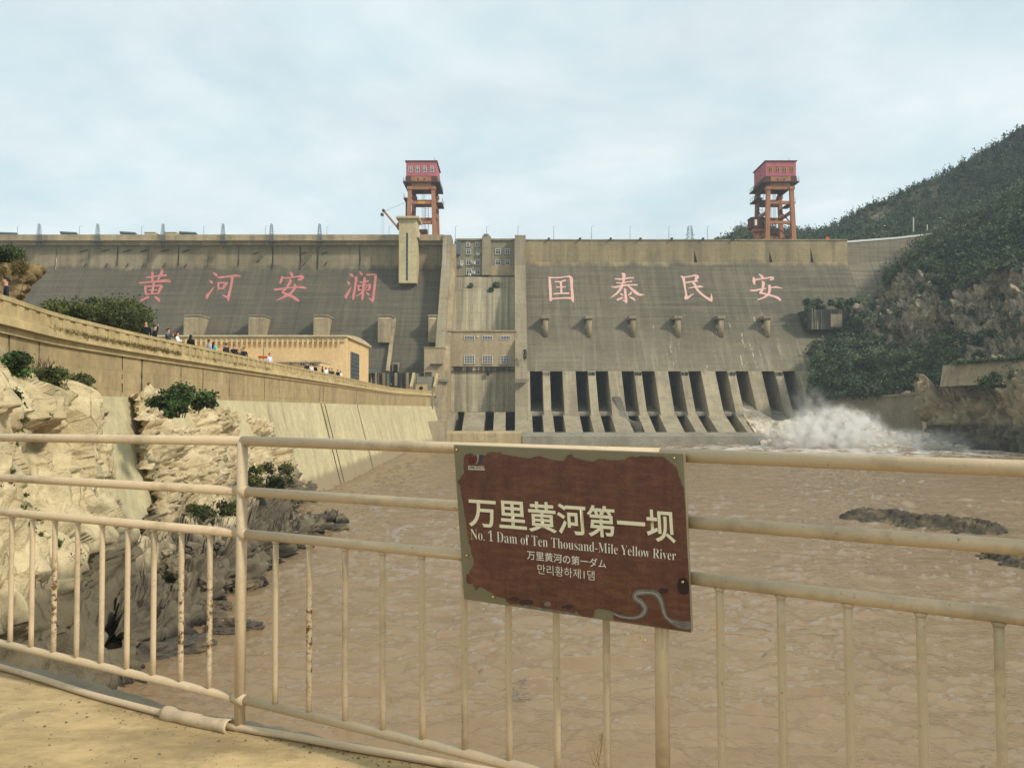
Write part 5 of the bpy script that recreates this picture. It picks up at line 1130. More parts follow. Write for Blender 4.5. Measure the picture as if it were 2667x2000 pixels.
bx_ = np.interp(sy_, [600, 620, 660, 700, 740, 780, 862, 885, 905, 960, 1040], [2490, 2460, 2392, 2350, 2318, 2290, 2262, 2190, 2135, 2135, 2150])
dens = ar * pat * (1 - .955 * cliff) * (sx_ > bx_ - 12)
c, r = scatter(gH, dens, 5200, rng, .7, 1.5); big = rng.random(len(r)) < .22; r[big] *= 1.9
rad = np.stack([r, r, r * .85], 1); c[:, 2] += r * .45
v, f, t = leafcloud(c, rad, 84, .34, 5, .6, .45)
tag(link('hillside_shrubs', npmesh('hillside_shrubs', v, f, FOL, attr=t)), 'dark green shrub cover on the right hillside', 'shrubs', kind='stuff')
arF = np.linalg.norm(np.cross(np.gradient(gF, axis=1), np.gradient(gF, axis=0)), axis=2); fx_, fy_ = scr(gF)
bare = bell(fx_, 2250, 2330, 10) * bell(fy_, 545, 600, 8) + .7 * bell(fx_ + (fy_ - 480) * 1.2, 2380, 2510, 18) * bell(fy_, 480, 560, 10)
dens = arF * np.clip(1 - .9 * bare, .04, 1); dens[int(150 * .8):] *= .5
c, r = scatter(gF, dens, 7500, rng, .7, 1.6); tall = (fx_.ravel()[0] * 0 + rng.random(len(r))) < .35
rad = np.stack([r, r, np.where(tall, r * 1.9, r * .9)], 1); rad[tall, :2] *= .6; c[:, 2] += rad[:, 2] * .55
v, f, t = leafcloud(c, rad, 40, .36, 6, .6, .4)
tag(link('far_hill_woods', npmesh('far_hill_woods', v, f, FOLF, attr=t)), 'dark scrubby wood covering the far hill', 'woods', kind='stuff')
# shrubs over the stained block, and along the right bank wall
def shrub(name, label, blobs, per, size, seed, mat, cat='shrub', stem=True, flat=.6, grp=None):
    c = np.array([b[:3] for b in blobs]); r = np.array([(b[3], b[4] if len(b) > 4 else b[3], b[5] if len(b) > 5 else b[3] * .8) for b in blobs])
    z0 = c[:, 2].min() - r[:, 2].max() * .6; base = (c[:, 0].mean(), c[:, 1].mean(), z0); t = thing(name, label, cat, base, grp)
    v, f, ti = leafcloud(c, r, per, size, seed, flat, .35); o = link('crown', npmesh('crown', v, f, mat, attr=ti), t)
    if stem:
        m = MB(); rs = random.Random(seed)
        for b in blobs[:14]: m.tube([(base[0] + (b[0] - base[0]) * .5, base[1] + (b[1] - base[1]) * .5, z0), (b[0], b[1], b[2]), (b[0] + rs.uniform(-1, 1) * b[3], b[1] + rs.uniform(-.5, .5) * b[3], b[2] + b[3] * rs.uniform(.8, 1.5))], [.04 * b[3] + .012, .02 * b[3] + .006, .004], 5)
        m.build('stem', BARK, t)
    return t
def blobs_px(lst): return [tuple(P(px, py, Y)) + (r,) + tuple(e) for px, py, Y, r, *e in lst]
rb = random.Random(9)
shrub('shrub', 'dark shrubs sprawling over the top of the stained concrete block', blobs_px([(rb.uniform(2100, 2250), rb.uniform(784, 803), 192.6 + rb.uniform(-.6, 2), rb.uniform(.6, 1.3)) for _ in range(34)] + [(2103 + rb.uniform(-5, 5), rb.uniform(800, 845), 191.5, .8) for _ in range(6)]), 120, .26, 61, FOL)
shrub('shrub', 'dense green thicket on the terrace above the plain retaining wall', blobs_px([(rb.uniform(2130, 2470), rb.uniform(915, 1020), 172 - rb.uniform(0, 6) , rb.uniform(1.0, 2.2)) for _ in range(120)]), 110, .27, 62, FOL)
shrub('grass_fringe', 'green weeds along the top of the upper retaining wall', blobs_px([(px, 946 - (px - 2478) * .075, 150 - (px - 2478) * .05, .5, .5, .4) for px in range(2485, 2720, 6)]), 40, .2, 63, FOLG, 'weeds', False)
shrub('shrub', 'green bush on the dark cliff at the right edge', blobs_px([(rb.uniform(2560, 2690), rb.uniform(975, 1010), 145 - (rb.random()) * 4, rb.uniform(.7, 1.4)) for _ in range(26)]), 90, .24, 64, FOLG)
shrub('shrub', 'dark bush high on the right end of the dam sill wall', blobs_px([(1367, 918, 183.2, .55, .4, 1.0), (1367, 930, 182.6, .5, .4, .8)]), 120, .18, 65, FOLG)
for px, py, r, lab in ((1226, 745, .9, 'small bush on the stained ledge of the central bay, left one'), (1292, 742, 1.0, 'small bush on the stained ledge of the central bay, right one'), (1280, 755, .6, 'low bush on the lip between the two ledge bushes')):
    shrub('ledge_bush', lab, blobs_px([(px + rb.uniform(-4, 4), py + rb.uniform(-4, 4), 204 if py < 750 else 203, r * rb.uniform(.6, 1.0)) for _ in range(6)]), 70, .2, px, FOL)
# left bank
shrub('bush', 'large dark green thicket behind the parapet above the river wall', blobs_px([(rb.uniform(120, 215), rb.uniform(796, 835), 46 + rb.uniform(-2, 2), rb.uniform(.45, .75)) for _ in range(22)] + [(rb.uniform(190, 375), 792 + abs(rb.uniform(190, 375) - 265) * .12 + rb.uniform(-4, 60), 48 + rb.uniform(-3, 3), rb.uniform(.5, .9)) for _ in range(60)]), 330, .085, 71, FOLB)
shrub('bush', 'green bush crowning the layered rock at the left edge', blobs_px([(rb.uniform(-60, 40), rb.uniform(655, 680), 36 + rb.uniform(-1, 1), rb.uniform(.3, .5)) for _ in range(18)]), 260, .07, 72, FOLG)
shrub('dry_brush', 'dry brown brush hanging on the layered rock at the left edge', blobs_px([(rb.uniform(-40, 62), rb.uniform(688, 712), 33.2 + rb.uniform(-.4, .6), rb.uniform(.2, .34)) for _ in range(18)]), 200, .06, 73, foliage('dry_brush_leaves', '#4a3f22', '#6a5a33', '#8a7846', patch=.8), flat=.3)
shrub('bush', 'broad leaved green bush on the pale rocks in front of the river wall', blobs_px([(rb.uniform(430, 500), rb.uniform(1012, 1050), 35.5 + rb.uniform(-.6, .6), rb.uniform(.22, .4)) for _ in range(26)] + [(rb.uniform(395, 450), rb.uniform(1035, 1058), 35 + rb.uniform(-.5, .5), rb.uniform(.2, .3)) for _ in range(12)] + [(rb.uniform(500, 555), 1028 + rb.uniform(0, 30), 36.5 + rb.uniform(-.5, .5), rb.uniform(.18, .3)) for _ in range(14)] + [(rb.uniform(440, 480), rb.uniform(1050, 1085), 34.2, rb.uniform(.16, .26)) for _ in range(8)]), 170, .075, 74, FOLG, flat=.75)
shrub('bush', 'dark green brush on the rock ledge at the left below the wall', blobs_px([(rb.uniform(70, 160), rb.uniform(965, 1030), 25.2 + rb.uniform(-.5, .8), rb.uniform(.2, .36)) for _ in range(30)] + [(rb.uniform(150, 245), 985 + (rb.random()) * 35, 26.6 + rb.uniform(-.5, .8), rb.uniform(.15, .28)) for _ in range(24)]), 170, .06, 75, FOLB)
shrub('bush', 'dark green bush beside the tall pale rock at the left edge', blobs_px([(rb.uniform(12, 60), rb.uniform(930, 975), 22.8 + rb.uniform(-.4, .6), rb.uniform(.2, .34)) for _ in range(16)]), 220, .06, 76, FOLG)
shrub('bush', 'small dark bush in the cleft of the left rocks', blobs_px([(rb.uniform(35, 62), rb.uniform(1025, 1065), 21.3, rb.uniform(.1, .2)) for _ in range(9)] ), 160, .05, 77, FOLB)
shrub('moss_brush', 'olive weeds on the rock slope right of the left post', blobs_px([(rb.uniform(640, 760), rb.uniform(1215, 1275) + 0, 50 + rb.uniform(-1, 1), rb.uniform(.25, .45)) for _ in range(26)]), 150, .085, 78, FOLB, 'weeds', False)
shrub('moss_brush', 'olive weeds on the rock slope left of the left post', blobs_px([(rb.uniform(500, 625), rb.uniform(1310, 1345), 38.5 + rb.uniform(-1, 1), rb.uniform(.2, .35)) for _ in range(20)]), 150, .07, 79, FOLB, 'weeds', False)
wc = []
for g_, n_ in ((gA, 110), (gB, 150)):
    q_ = g_.reshape(-1, 3); ii = rng.choice(len(q_), 6000); q_ = q_[ii]; nz_ = fbm(q_ * .8, 3, 55); q_ = q_[(q_[:, 2] > 2.2) & (nz_ > .18)][:n_]; wc.append(q_)
wc = np.concatenate(wc); v, f, t = leafcloud(wc, np.stack([rng.uniform(.06, .22, len(wc))] * 2 + [rng.uniform(.04, .14, len(wc))], 1), 70, .045, 91, .3, .1)
tag(link('rock_weeds', npmesh('rock_weeds', v, f, FOLB, attr=t)), 'olive weeds and grass growing in the cracks of the left rocks', 'weeds', kind='stuff')
def twigs(m, a, d, ln, r, depth, rs):
    b = a + d * ln; m.tube([a, b], [r, r * .7], 4, False)
    if depth:
        for _ in range(rs.choice((2, 3, 3))): twigs(m, a.lerp(b, rs.uniform(.5, 1)), (d + Vector((rs.uniform(-.7, .7), rs.uniform(-.7, .7), rs.uniform(-.2, .5)))).normalized(), ln * rs.uniform(.55, .8), r * .6, depth - 1, rs)
m = MB(); rs = random.Random(6)
for _ in range(5): twigs(m, P(110 + rs.uniform(-14, 14), 1000, 26.4), Vector((rs.uniform(-.5, .5), rs.uniform(-.3, .3), 1)).normalized(), .42, .016, 4, rs)
tag(m.build('bare_shrub', BARK), 'leafless brown shrub against the river wall at the left', 'shrub')
# conifers on the skyline
def conifer_mesh(seed, h, w):
    r = np.random.default_rng(seed); n = 260; t = r.random(n) ** .8; ang = r.random(n) * 6.283; rr = w * (1 - t) ** .85 * (.4 + .6 * r.random(n))
    c = np.stack([rr * np.cos(ang), rr * np.sin(ang), h * (.12 + .88 * t)], 1); d = np.stack([np.cos(ang), np.sin(ang), -.35 + 0 * ang], 1); s = np.stack([-np.sin(ang), np.cos(ang), 0 * ang], 1)
    L_ = (.45 * (1.15 - t) + .12)[:, None]; v = np.stack([c - d * L_, c + s * L_ * .5, c + d * L_, c - s * L_ * .5], 1).reshape(-1, 3)
    return npmesh('crown', v, np.arange(n * 4).reshape(-1, 4), CON, attr=r.random(n))
CM = [conifer_mesh(i, 5.5, 1.25 + .2 * i) for i in range(4)]
tm = MB().tube([(0, 0, -1), (0, 0, 4.8)], [.16, .04], 6); tr_ = tm.build('trunk', BARK); TM = tr_.data; bpy.data.objects.remove(tr_)
rc = random.Random(8); rx = np.array(ridge, float); ords = 0
spots = [(2107, 608, 1.35), (2112, 610, 1.0)] + [(px, None, rc.uniform(.7, 1.25)) for px in (1905, 1913, 1921, 1930, 1938, 1947, 1956, 1966, 1975, 2040, 2130, 2136, 2144, 2151, 2158, 2166, 2172, 2178, 2190, 2198, 2206, 2212, 2222, 2232, 2243, 2252, 2262, 2275, 2288, 2301, 2307, 2318, 2322, 2330, 2334, 2352, 2412, 2417, 2423, 2469, 2478, 2484, 2492, 2500, 2512, 2524, 2533, 2541, 2550, 2560, 2568, 2576, 2588, 2598, 2607, 2616, 2624, 2633, 2642, 2650, 2657, 2664)]
for px, py, sc in spots:
    py = py or float(np.interp(px, rx[:, 0], rx[:, 1])); Y = 315 - (px - 1860) * .055
    p = P(px, py + 3, Y)
    t = thing('conifer', 'taller of the two lone conifers on the bare skyline right of the crane' if sc == 1.35 else 'shorter of the two lone conifers on the bare skyline right of the crane' if py == 610 and sc == 1.0 else 'small dark conifer on the skyline of the far hill', 'tree', tuple(p), 'conifers along the skyline')
    for nm, me in (('crown', CM[ords % 4]), ('trunk', TM)):
        o = bpy.data.objects.new(nm, me); COL.objects.link(o); o.parent = t; o.scale = (sc * .45, sc * .45, sc * .58); o.rotation_euler = (0, 0, ords)
    ords += 1
for px, py, lab in ((2354, 500, 'round leafy tree alone on the bare ridge'), (2382, 487, 'small spreading tree on the bare ridge right of the round one')):
    py = float(np.interp(px, rx[:, 0], rx[:, 1])) - 10; p = P(px, py, 288); shrub('tree', lab, [(p.x + rb.uniform(-.8, .8), p.y, p.z + rb.uniform(-.5, .9), rb.uniform(.5, .9)) for _ in range(8)], 40, .3, int(px), FOLF, 'tree')

# ================================================================== SPILLWAY WATER
k = Mat('churning_silty_foam', 0.75, 0.3)
_n = k.noise(.55, 8, .72); _c = k.mix(k.ramp(_n, [(0.36, 0.0), (0.58, 1.0)]), lin('#a98a62'), lin('#d9cfba')); k.col(_c); k.bump(k.noise(1.6, 8, .75), .5, .8); FOAM = k.m
k = Mat('white_spray_foam', 0.9, 0.1); k.col(k.mix(k.ramp(k.noise(.5, 7, .7), [(0.32, 0.0), (0.5, 1.0)]), lin('#c7b28e'), lin('#e6decd'))); k.bump(k.noise(1.8, 8, .75), .5, .8); SPRAY = k.m
# jet running down the chute
A = np.array([[(OX[9][0] + .1, 200, 12.2), (OX[9][0] + .1, 190, 9.9), (OX[9][0] - .1, 182, 7.9), (OX[9][0] - .6, 176, 5.6), (OX[9][0] - .8, 170.5, 3.6), (OX[9][0] - .6, 167.2, 1.6), (OX[9][0] - .4, 165, -.6)],
     [(OX[9][1] - 1.2, 200, 12.2), (OX[9][1] - 1.0, 190, 10.2), (OX[9][1] - .3, 182, 8.3), (OX[9][1] + .8, 176, 6.3), (OX[9][1] + 1.9, 170.5, 4.6), (OX[9][1] + 2.6, 167, 2.4), (OX[9][1] + 3, 164, -.6)],
     [(OX[9][1] - .1, 200, 12.2), (OX[9][1] - .1, 190, 10.0), (OX[9][1] + .5, 182, 7.7), (OX[9][1] + 3.2, 176, 5.0), (OX[9][1] + 6, 170.5, 3.2), (OX[9][1] + 7.6, 167, 1.6), (OX[9][1] + 8.4, 164, -.6)]])
gj = grid_surface(A, 120, 60); nj = grid_normals(gj); nj *= np.sign(nj[..., 2].mean()); gj = gj + nj * (.35 * fbm(gj.reshape(-1, 3) * [1.6, .5, 1], 4, 5).reshape(60, 120)[..., None])
tag(link('water_jet', npmesh('water_jet', gj.reshape(-1, 3), grid_faces(60, 120), FOAM, True)), 'pale brown water running out of the fifth pair of openings', 'water', kind='stuff')
def splash(name, blobs, mat, seed, label):
    vs, fs, o_ = [], [], 0
    bm = bmesh.new(); bmesh.ops.create_icosphere(bm, subdivisions=4, radius=1.0); U = np.array([x.co[:] for x in bm.verts]); T = np.array([[q.index for q in f.verts] for f in bm.faces]); bm.free()
    for i, (c, r) in enumerate(blobs):
        p = np.array(c) + U * r; q = p / 3.0
        d = .42 * np.abs(fbm(q * 1.3 + 3, 4, seed)) + .22 * fbm(q * 4, 4, seed + 5) + .10 * fbm(q * 13, 3, seed + 8)
        vs.append(p + U * (np.mean(r) * d)[:, None] * 1.2); fs.append(T + o_); o_ += len(U)
    tag(link(name, npmesh(name, np.concatenate(vs), np.concatenate(fs), mat, True)), label, 'water', kind='stuff')
rb = random.Random(17)
bl = [(tuple(P(2035 + i * 11, 1128 + rb.uniform(-16, 14), 161)), (1.5 + rb.random(), 1.6, 1.2 + rb.random())) for i in range(7)]
splash('breaking_water', bl, FOAM, 3, 'brown breaking water where the jet meets the river')
bl = []
for i in range(60):
    px = rb.uniform(2085, 2280); top = np.interp(px, (2080, 2140, 2190, 2245, 2285), (1130, 1094, 1090, 1094, 1140)); py = rb.uniform(top, 1168); bl.append((tuple(P(px, py, 153 + rb.uniform(-3, 3))), np.array((1.0, 1.0, .9)) * rb.uniform(.5, 1.35)))
for i in range(26):
    px = rb.uniform(2270, 2420); py = rb.uniform(np.interp(px, (2270, 2420), (1150, 1170)), 1174); bl.append((tuple(P(px, py, 148 + rb.uniform(-4, 3))), np.array((1.3, 1.0, .5)) * rb.uniform(.3, .8)))
splash('spray', bl, SPRAY, 7, 'white splash thrown up at the foot of the spillway')
dr = []; rd = []
for i in range(260):                                             # ragged sheets and drops thrown up by the jet
    px = 2030 + 250 * rb.random() ** .8; top = np.interp(px, (2030, 2080, 2140, 2190, 2245, 2300), (1105, 1088, 1070, 1068, 1072, 1140)); py = 1165 - (1165 - top) * rb.random() ** .7
    dr.append(tuple(P(px, py, 153 + rb.uniform(-4, 4)))); s_ = rb.uniform(.25, .8); rd.append((s_, s_, s_ * 1.3))
for i in range(260):
    px = rb.uniform(2250, 2520); py = 1170 - rb.random() ** 2 * np.interp(px, (2250, 2520), (60, 8)); dr.append(tuple(P(px, py, 148 + rb.uniform(-5, 3)))); s_ = rb.uniform(.2, .6); rd.append((s_ * 1.6, s_, s_ * .6))
v, f, t = leafcloud(dr, np.array(rd), 60, .10, 88, .7, .1)
tag(link('spray_drops', npmesh('spray_drops', v, f, SPRAY, attr=t)), 'white drops and torn water above the splash', 'water', kind='stuff')
def mist(name, c, r, dens, seed, label):
    bm = bmesh.new(); bmesh.ops.create_icosphere(bm, subdivisions=3, radius=1.0); me = bpy.data.meshes.new(name); bm.to_mesh(me); bm.free()
    m_ = bpy.data.materials.new(name + '_vapour'); m_.use_nodes = True; n_ = m_.node_tree; n_.nodes.clear(); K = n_.nodes.new; Lk = n_.links.new
    tcn = K('ShaderNodeTexCoord'); ln = K('ShaderNodeVectorMath'); ln.operation = 'LENGTH'; Lk(tcn.outputs['Object'], ln.inputs[0])
    mr = K('ShaderNodeMapRange'); mr.interpolation_type = 'SMOOTHSTEP'; Lk(ln.outputs['Value'], mr.inputs[0]); mr.inputs[1].default_value = 1.0; mr.inputs[2].default_value = .25
    gp_ = K('ShaderNodeNewGeometry'); nz = K('ShaderNodeTexNoise'); Lk(gp_.outputs['Position'], nz.inputs['Vector']); nz.inputs['Scale'].default_value = .6; nz.inputs['Detail'].default_value = 5; nz.inputs['Roughness'].default_value = .62
    m2 = K('ShaderNodeMapRange'); Lk(nz.outputs[0], m2.inputs[0]); m2.inputs[1].default_value = .42; m2.inputs[2].default_value = .62
    mu = K('ShaderNodeMath'); mu.operation = 'MULTIPLY'; Lk(mr.outputs[0], mu.inputs[0]); Lk(m2.outputs[0], mu.inputs[1]); md = K('ShaderNodeMath'); md.operation = 'MULTIPLY'; Lk(mu.outputs[0], md.inputs[0]); md.inputs[1].default_value = dens
    pv = K('ShaderNodeVolumePrincipled'); pv.inputs['Color'].default_value = (.98, .965, .93, 1); Lk(md.outputs[0], pv.inputs['Density']); ou = K('ShaderNodeOutputMaterial'); Lk(pv.outputs[0], ou.inputs['Volume'])
    me.materials.append(m_); o = link(name, me); o.location = c; o.scale = r; tag(o, label, 'mist', kind='stuff')
mist('spray_mist', P(2120, 1115, 151), (6.0, 4.5, 4.8), .8, 1, 'left white plume of mist over the splash')
mist('spray_mist', P(2180, 1108, 150), (6.5, 4.5, 5.4), .8, 2, 'middle white plume of mist over the splash')
mist('spray_mist', P(2235, 1118, 149), (6.5, 4.5, 4.8), .7, 3, 'right white plume of mist over the splash')
mist('spray_mist', P(2150, 1135, 147), (16, 6, 4.2), .5, 4, 'wide white mist at the foot of the splash')
mist('spray_mist', P(2320, 1155, 146), (20, 6, 3.6), .32, 5, 'low white mist drifting right along the bank')
mist('spray_mist', P(2115, 1070, 160), (7, 5, 6.5), .10, 6, 'thin tall mist in front of the last openings')

# ================================================================== PEOPLE ON THE PATH
SKIN = plain('skin', '#b88a6c', 0.6); HAIR = plain('black_hair', '#15120f', 0.6); TROU = plain('dark_trousers', '#23242a', 0.9)
def person(px, top_c, label, face=0.0, pose='stand', hair='short', shirt=None, h=1.0, dback=0.62, py_d=0):
    s = wall_s_px(px, -dback); b = wall_at(s, -dback, 10.95)
    bm = bmesh.new(); sk = bm.verts.layers.skin.verify()
    def V(x, y, z, r, root=False):
        v = bm.verts.new((x * h, y * h, z * h)); v[sk].radius = (r[0] * h, r[1] * h) if isinstance(r, tuple) else (r * h, r * h); v[sk].use_root = root; return v
    def E(*vs):
        for a, c in zip(vs, vs[1:]): bm.edges.new((a, c))
    pel = V(0, 0, .92, (.15, .11), True); wst = V(0, 0, 1.08, (.14, .10)); ch = V(0, 0, 1.30, (.17, .115)); nk = V(0, .0, 1.46, .06); hd0 = V(0, -.015, 1.53, (.062, .07)); hd1 = V(0, -.02, 1.62, (.078, .098)); hd2 = V(0, -.005, 1.70, (.06, .075))
    E(pel, wst, ch, nk, hd0, hd1, hd2)
    for sx in (-1, 1):
        hp = V(sx * .09, 0, .84, .085); kn = V(sx * .10, -.02, .48, .06); an = V(sx * .10, .02, .08, .042); ft = V(sx * .11, -.12, .03, .04); E(pel, hp, kn, an, ft)
        sh_ = V(sx * .185, 0, 1.38, .065)
        if pose == 'phone': el = V(sx * .22, -.20, 1.24, .045); wr = V(sx * .10, -.42, 1.42, .034); hn = V(sx * .07, -.47, 1.46, .032)
        elif pose == 'wave' and sx == 1: el = V(.30, -.02, 1.52, .045); wr = V(.25, -.06, 1.76, .033); hn = V(.25, -.07, 1.84, .034)
        elif pose == 'lean': el = V(sx * .24, -.08, 1.14, .045); wr = V(sx * .12, -.30, 1.16, .034); hn = V(sx * .08, -.38, 1.17, .032)
        else: el = V(sx * .235, .02, 1.12, .045); wr = V(sx * .24, -.05, .88, .034); hn = V(sx * .24, -.07, .80, .034)
        E(ch, sh_, el, wr, hn)
    me = bpy.data.meshes.new('skeleton'); bm.to_mesh(me); bm.free(); o = bpy.data.objects.new('tmp', me); COL.objects.link(o)
    o.modifiers.new('s', 'SKIN').use_smooth_shade = True; sb_ = o.modifiers.new('d', 'SUBSURF'); sb_.levels = 1; sb_.render_levels = 1
    ev = o.evaluated_get(bpy.context.evaluated_depsgraph_get()); m2 = bpy.data.meshes.new_from_object(ev); bpy.data.objects.remove(o)
    m2.name = 'person'; tm_ = plain('clothing', top_c, 0.9); mats = [tm_, SKIN, TROU]; m2.materials.clear()
    for q in mats: m2.materials.append(q)
    if shirt: m2.materials.append(plain('shirt_front', shirt, 0.9))
    for p in m2.polygons:
        c = p.center / h; hand = (pose == 'phone' and c.y < -.40) or (pose == 'wave' and c.z > 1.70 and c.x > .15) or (pose == 'lean' and c.y < -.31)
        p.material_index = 1 if (c.z > 1.45 and abs(c.x) < .13) or hand else (2 if c.z < .93 and abs(c.x) < .2 else 0)
        if shirt and c.y < -.06 and abs(c.x) < .055 and 1.05 < c.z <= 1.46: p.material_index = 3
    t = link('person', m2); t.location = b; t.rotation_euler = (0, 0, face); tag(t, label, 'person', 'people on the river wall path')
    m = MB(); U = 12; rings = []                                 # hair cap
    for i in range(6):
        a = i / 5 * (1.75 if hair == 'short' else 1.9); z = 1.645 + .115 * math.cos(a); rr_ = .105 * math.sin(max(a, .05))
        rings.append([(rr_ * .88 * math.cos(w) * h, (.012 + rr_ * 1.12 * math.sin(w) + (.03 if math.sin(w) < -.3 and i > 3 else 0)) * h, (z + (.05 if math.sin(w) < -.3 and i > 2 else 0)) * h) for w in np.linspace(0, 2 * math.pi, U + 1)[:-1]])
    if hair == 'long':
        for z, r1, dy in ((1.50, .10, .03), (1.38, .10, .06), (1.26, .06, .09)): rings.append([(r1 * math.cos(w) * h, (dy + .02 + r1 * .6 * abs(math.sin(w)) * (1 if math.sin(w) > 0 else .2)) * h, z * h) for w in np.linspace(0, 2 * math.pi, U + 1)[:-1]])
    m.add([v for r in rings for v in r], [(i * U + j, i * U + (j + 1) % U, (i + 1) * U + (j + 1) % U, (i + 1) * U + j) for i in range(len(rings) - 1) for j in range(U)] + [tuple(range(U))[::-1]])
    hr = m.build('hair', HAIR, None, True); hr.parent = t
    if pose == 'phone':
        ph_ = MB().box(-.04 * h, .04 * h, -.505 * h, -.495 * h, 1.42 * h, 1.56 * h).build('phone', plain('phone_case', '#8a3a30', .4)); ph_.location = b; ph_.rotation_euler = (0, 0, face); tag(ph_, 'phone held up by the grey shirted person', 'phone')
for a in (
 dict(px=12, top_c='#1c2436', label='person in navy blazer and pale blue shirt at the far left of the parapet', face=-.9, shirt='#9db6d6', h=1.06),
 dict(px=375, top_c='#141416', label='bareheaded person in black top at the edge of the thicket', face=.2, h=1.06),
 dict(px=396, top_c='#131315', label='short-haired person in black raising one hand', face=1.6, pose='wave'),
 dict(px=437, top_c='#4a4f55', label='person in grey top holding up a phone', face=1.3, pose='phone'),
 dict(px=459, top_c='#e2e2e6', label='long haired person in white leaning on the parapet', face=1.7, pose='lean', hair='long', h=.97),
 dict(px=499, top_c='#0f0f12', label='person in black with long hair seen from behind, standing alone', face=3.1, hair='long', h=.98),
 dict(px=545, top_c='#b9b4cc', label='person in pale lilac top beside the turquoise one', face=2.6, h=.96),
 dict(px=559, top_c='#3fb8b4', label='person in turquoise top with long hair', face=2.8, hair='long', h=.92),
 dict(px=590, top_c='#33302e', label='person in dark brown jacket, first of the trio by the pole', face=2.9),
 dict(px=607, top_c='#17171a', label='person in black jacket, middle of the trio by the pole', face=.3),
 dict(px=618, top_c='#5b3d3a', label='small person in dull red beside the black jacket', face=.4, hair='long', h=.86),
 dict(px=635, top_c='#1d1d22', label='person in black and white top right of the trio', face=.2, shirt='#dddddd'),
 dict(px=703, top_c='#c3cbe4', label='person in pale blue shirt by the orange awning', face=1.0, h=1.02),
 dict(px=796, top_c='#16161a', label='person in black in front of the booth windows', face=.3),
 dict(px=806, top_c='#d8d4cc', label='person in white in front of the booth', face=.1, h=.98),
 dict(px=825, top_c='#121214', label='person in black at the right corner of the booth', face=2.8),
 dict(px=837, top_c='#6e2630', label='person in dark red between two others right of the booth', face=2.2, hair='long'),
 dict(px=846, top_c='#e6e4de', label='person in white right of the dark red one', face=.5, hair='long'),
 dict(px=856, top_c='#454a55', label='person in slate grey under the power station corner', face=2.9),
 dict(px=866, top_c='#18181c', label='person in black under the power station corner, left one', face=.2),
 dict(px=877, top_c='#101014', label='person in black left of the last white figure', face=3.0, h=1.05),
 dict(px=889, top_c='#ebe9e4', label='person in white, last one before the tall window', face=2.8),
 dict(px=1021, top_c='#17171a', label='distant person in black near the stairway, left one', face=.2),
 dict(px=1029, top_c='#1b1b20', label='distant person in black near the stairway, right one', face=.4)): person(**a)

# ================================================================== RAILING, PIPE AND SIGN ON THE DECK
k = Mat('tan_railing_paint', 0.5, 0.35)
_b = k.mix(k.noise(6, 5, .6), lin('#cab391'), lin('#b8a281'))
_b = k.mix(k.math('MULTIPLY', k.ramp(k.noise(2.6, 7, .75), [(0.50, 0.0), (0.64, 1.0)]), .42), _b, lin('#6d5f48'))
_b = k.mix(k.ramp(k.noise(70, 3, .6), [(0.66, 0.0), (0.74, .7)]), _b, lin('#5a4a34'))
k.col(_b); k.bump(k.noise(45, 5, .65), .004, .5); RAIL = k.m
k = Mat('rusty_railing_paint', 0.7, 0.3)
_b = k.mix(k.noise(6, 5, .6), lin('#cab391'), lin('#b8a281'))
_z = k.sep()[2]; _w = k.math('MULTIPLY', k.smooth(_z, 6.78, 6.95), k.math('SUBTRACT', 1.0, k.smooth(_z, 7.15, 7.33)))
_r = k.math('MULTIPLY', k.ramp(k.noise(38, 6, .7), [(0.49, 0.0), (0.58, 1.0)]), _w); _b = k.mix(_r, _b, k.mix(k.noise(60, 4), lin('#3d2c1c'), lin('#7a5426')))
k.col(_b); k.bump(k.noise(60, 5, .7), .008, .8); RUST = k.m
k = Mat('worn_lower_rail_paint', 0.5, 0.35); _b = k.mix(k.noise(6, 5, .6), lin('#c2ac8a'), lin('#ae9a79'))
_b = k.mix(k.math('MULTIPLY', k.ramp(k.noise(9, 6, .7, k.map((1, 1, .4))), [(0.50, 0.0), (0.60, 1.0)]), .25), _b, lin('#8a8678')); k.col(_b); k.bump(k.noise(45, 5, .65), .004, .5); RAILW = k.m
nodes = [((-2.70 - 1.6, 4.05 + 1.6 * .4305), (.150, .360, .520, 1.17)), ((-2.70, 4.05), (.150, .360, .537, 1.213)), ((-1.19, 3.40), (.141, .362, .547, 1.265)), ((.48, 2.48), (.147, .355, .530, 1.245)), ((1.29, 1.94), (.150, .348, .523, 1.23)), ((2.3, 1.27), (.152, .345, .52, 1.22))]
rl = thing('railing', 'tan painted steel tube railing along the edge of the viewing deck', 'railing', (-1.19, 3.4, DZ))
def rz(i, r): (x, y), d = nodes[i]; return Vector((x, y, CAMZ - d[r]))
PAN = ((0, 2), (2, 3), (3, 5))
for r in range(4):
    for a, b in PAN:
        m = MB(); pts = [rz(i, r) for i in range(a, b + 1)]
        if r == 0: m.tube(pts, .0215, 16)
        else: m.tube(pts, .0205 if r < 3 else .0185, 16)
        m.build('rail', RAIL if r < 3 else RAILW, rl, True)
for i in (2, 3):
    (x, y), d = nodes[i]; MB().tube([(x, y, DZ - .02), (x, y, CAMZ - d[0] - .005)], .0235, 18).build('post', RAIL, rl, True)
    for r in (1, 2, 3):
        c = rz(i, r); m = MB(); m.tube([c + Vector((-.03, .016, .001)), c + Vector((.03, -.016, -.001))], [.0255, .0255], 14); m.build('weld_collar', RAIL, rl, True)
def on_line(px, a, b):
    (x0, y0), (x1, y1) = nodes[a][0], nodes[b][0]; u = (px - 1333.5) / F; t = (u * y0 - x0) / ((x1 - x0) - u * (y1 - y0)); return t
rusty = (150, 478, 552, 809)
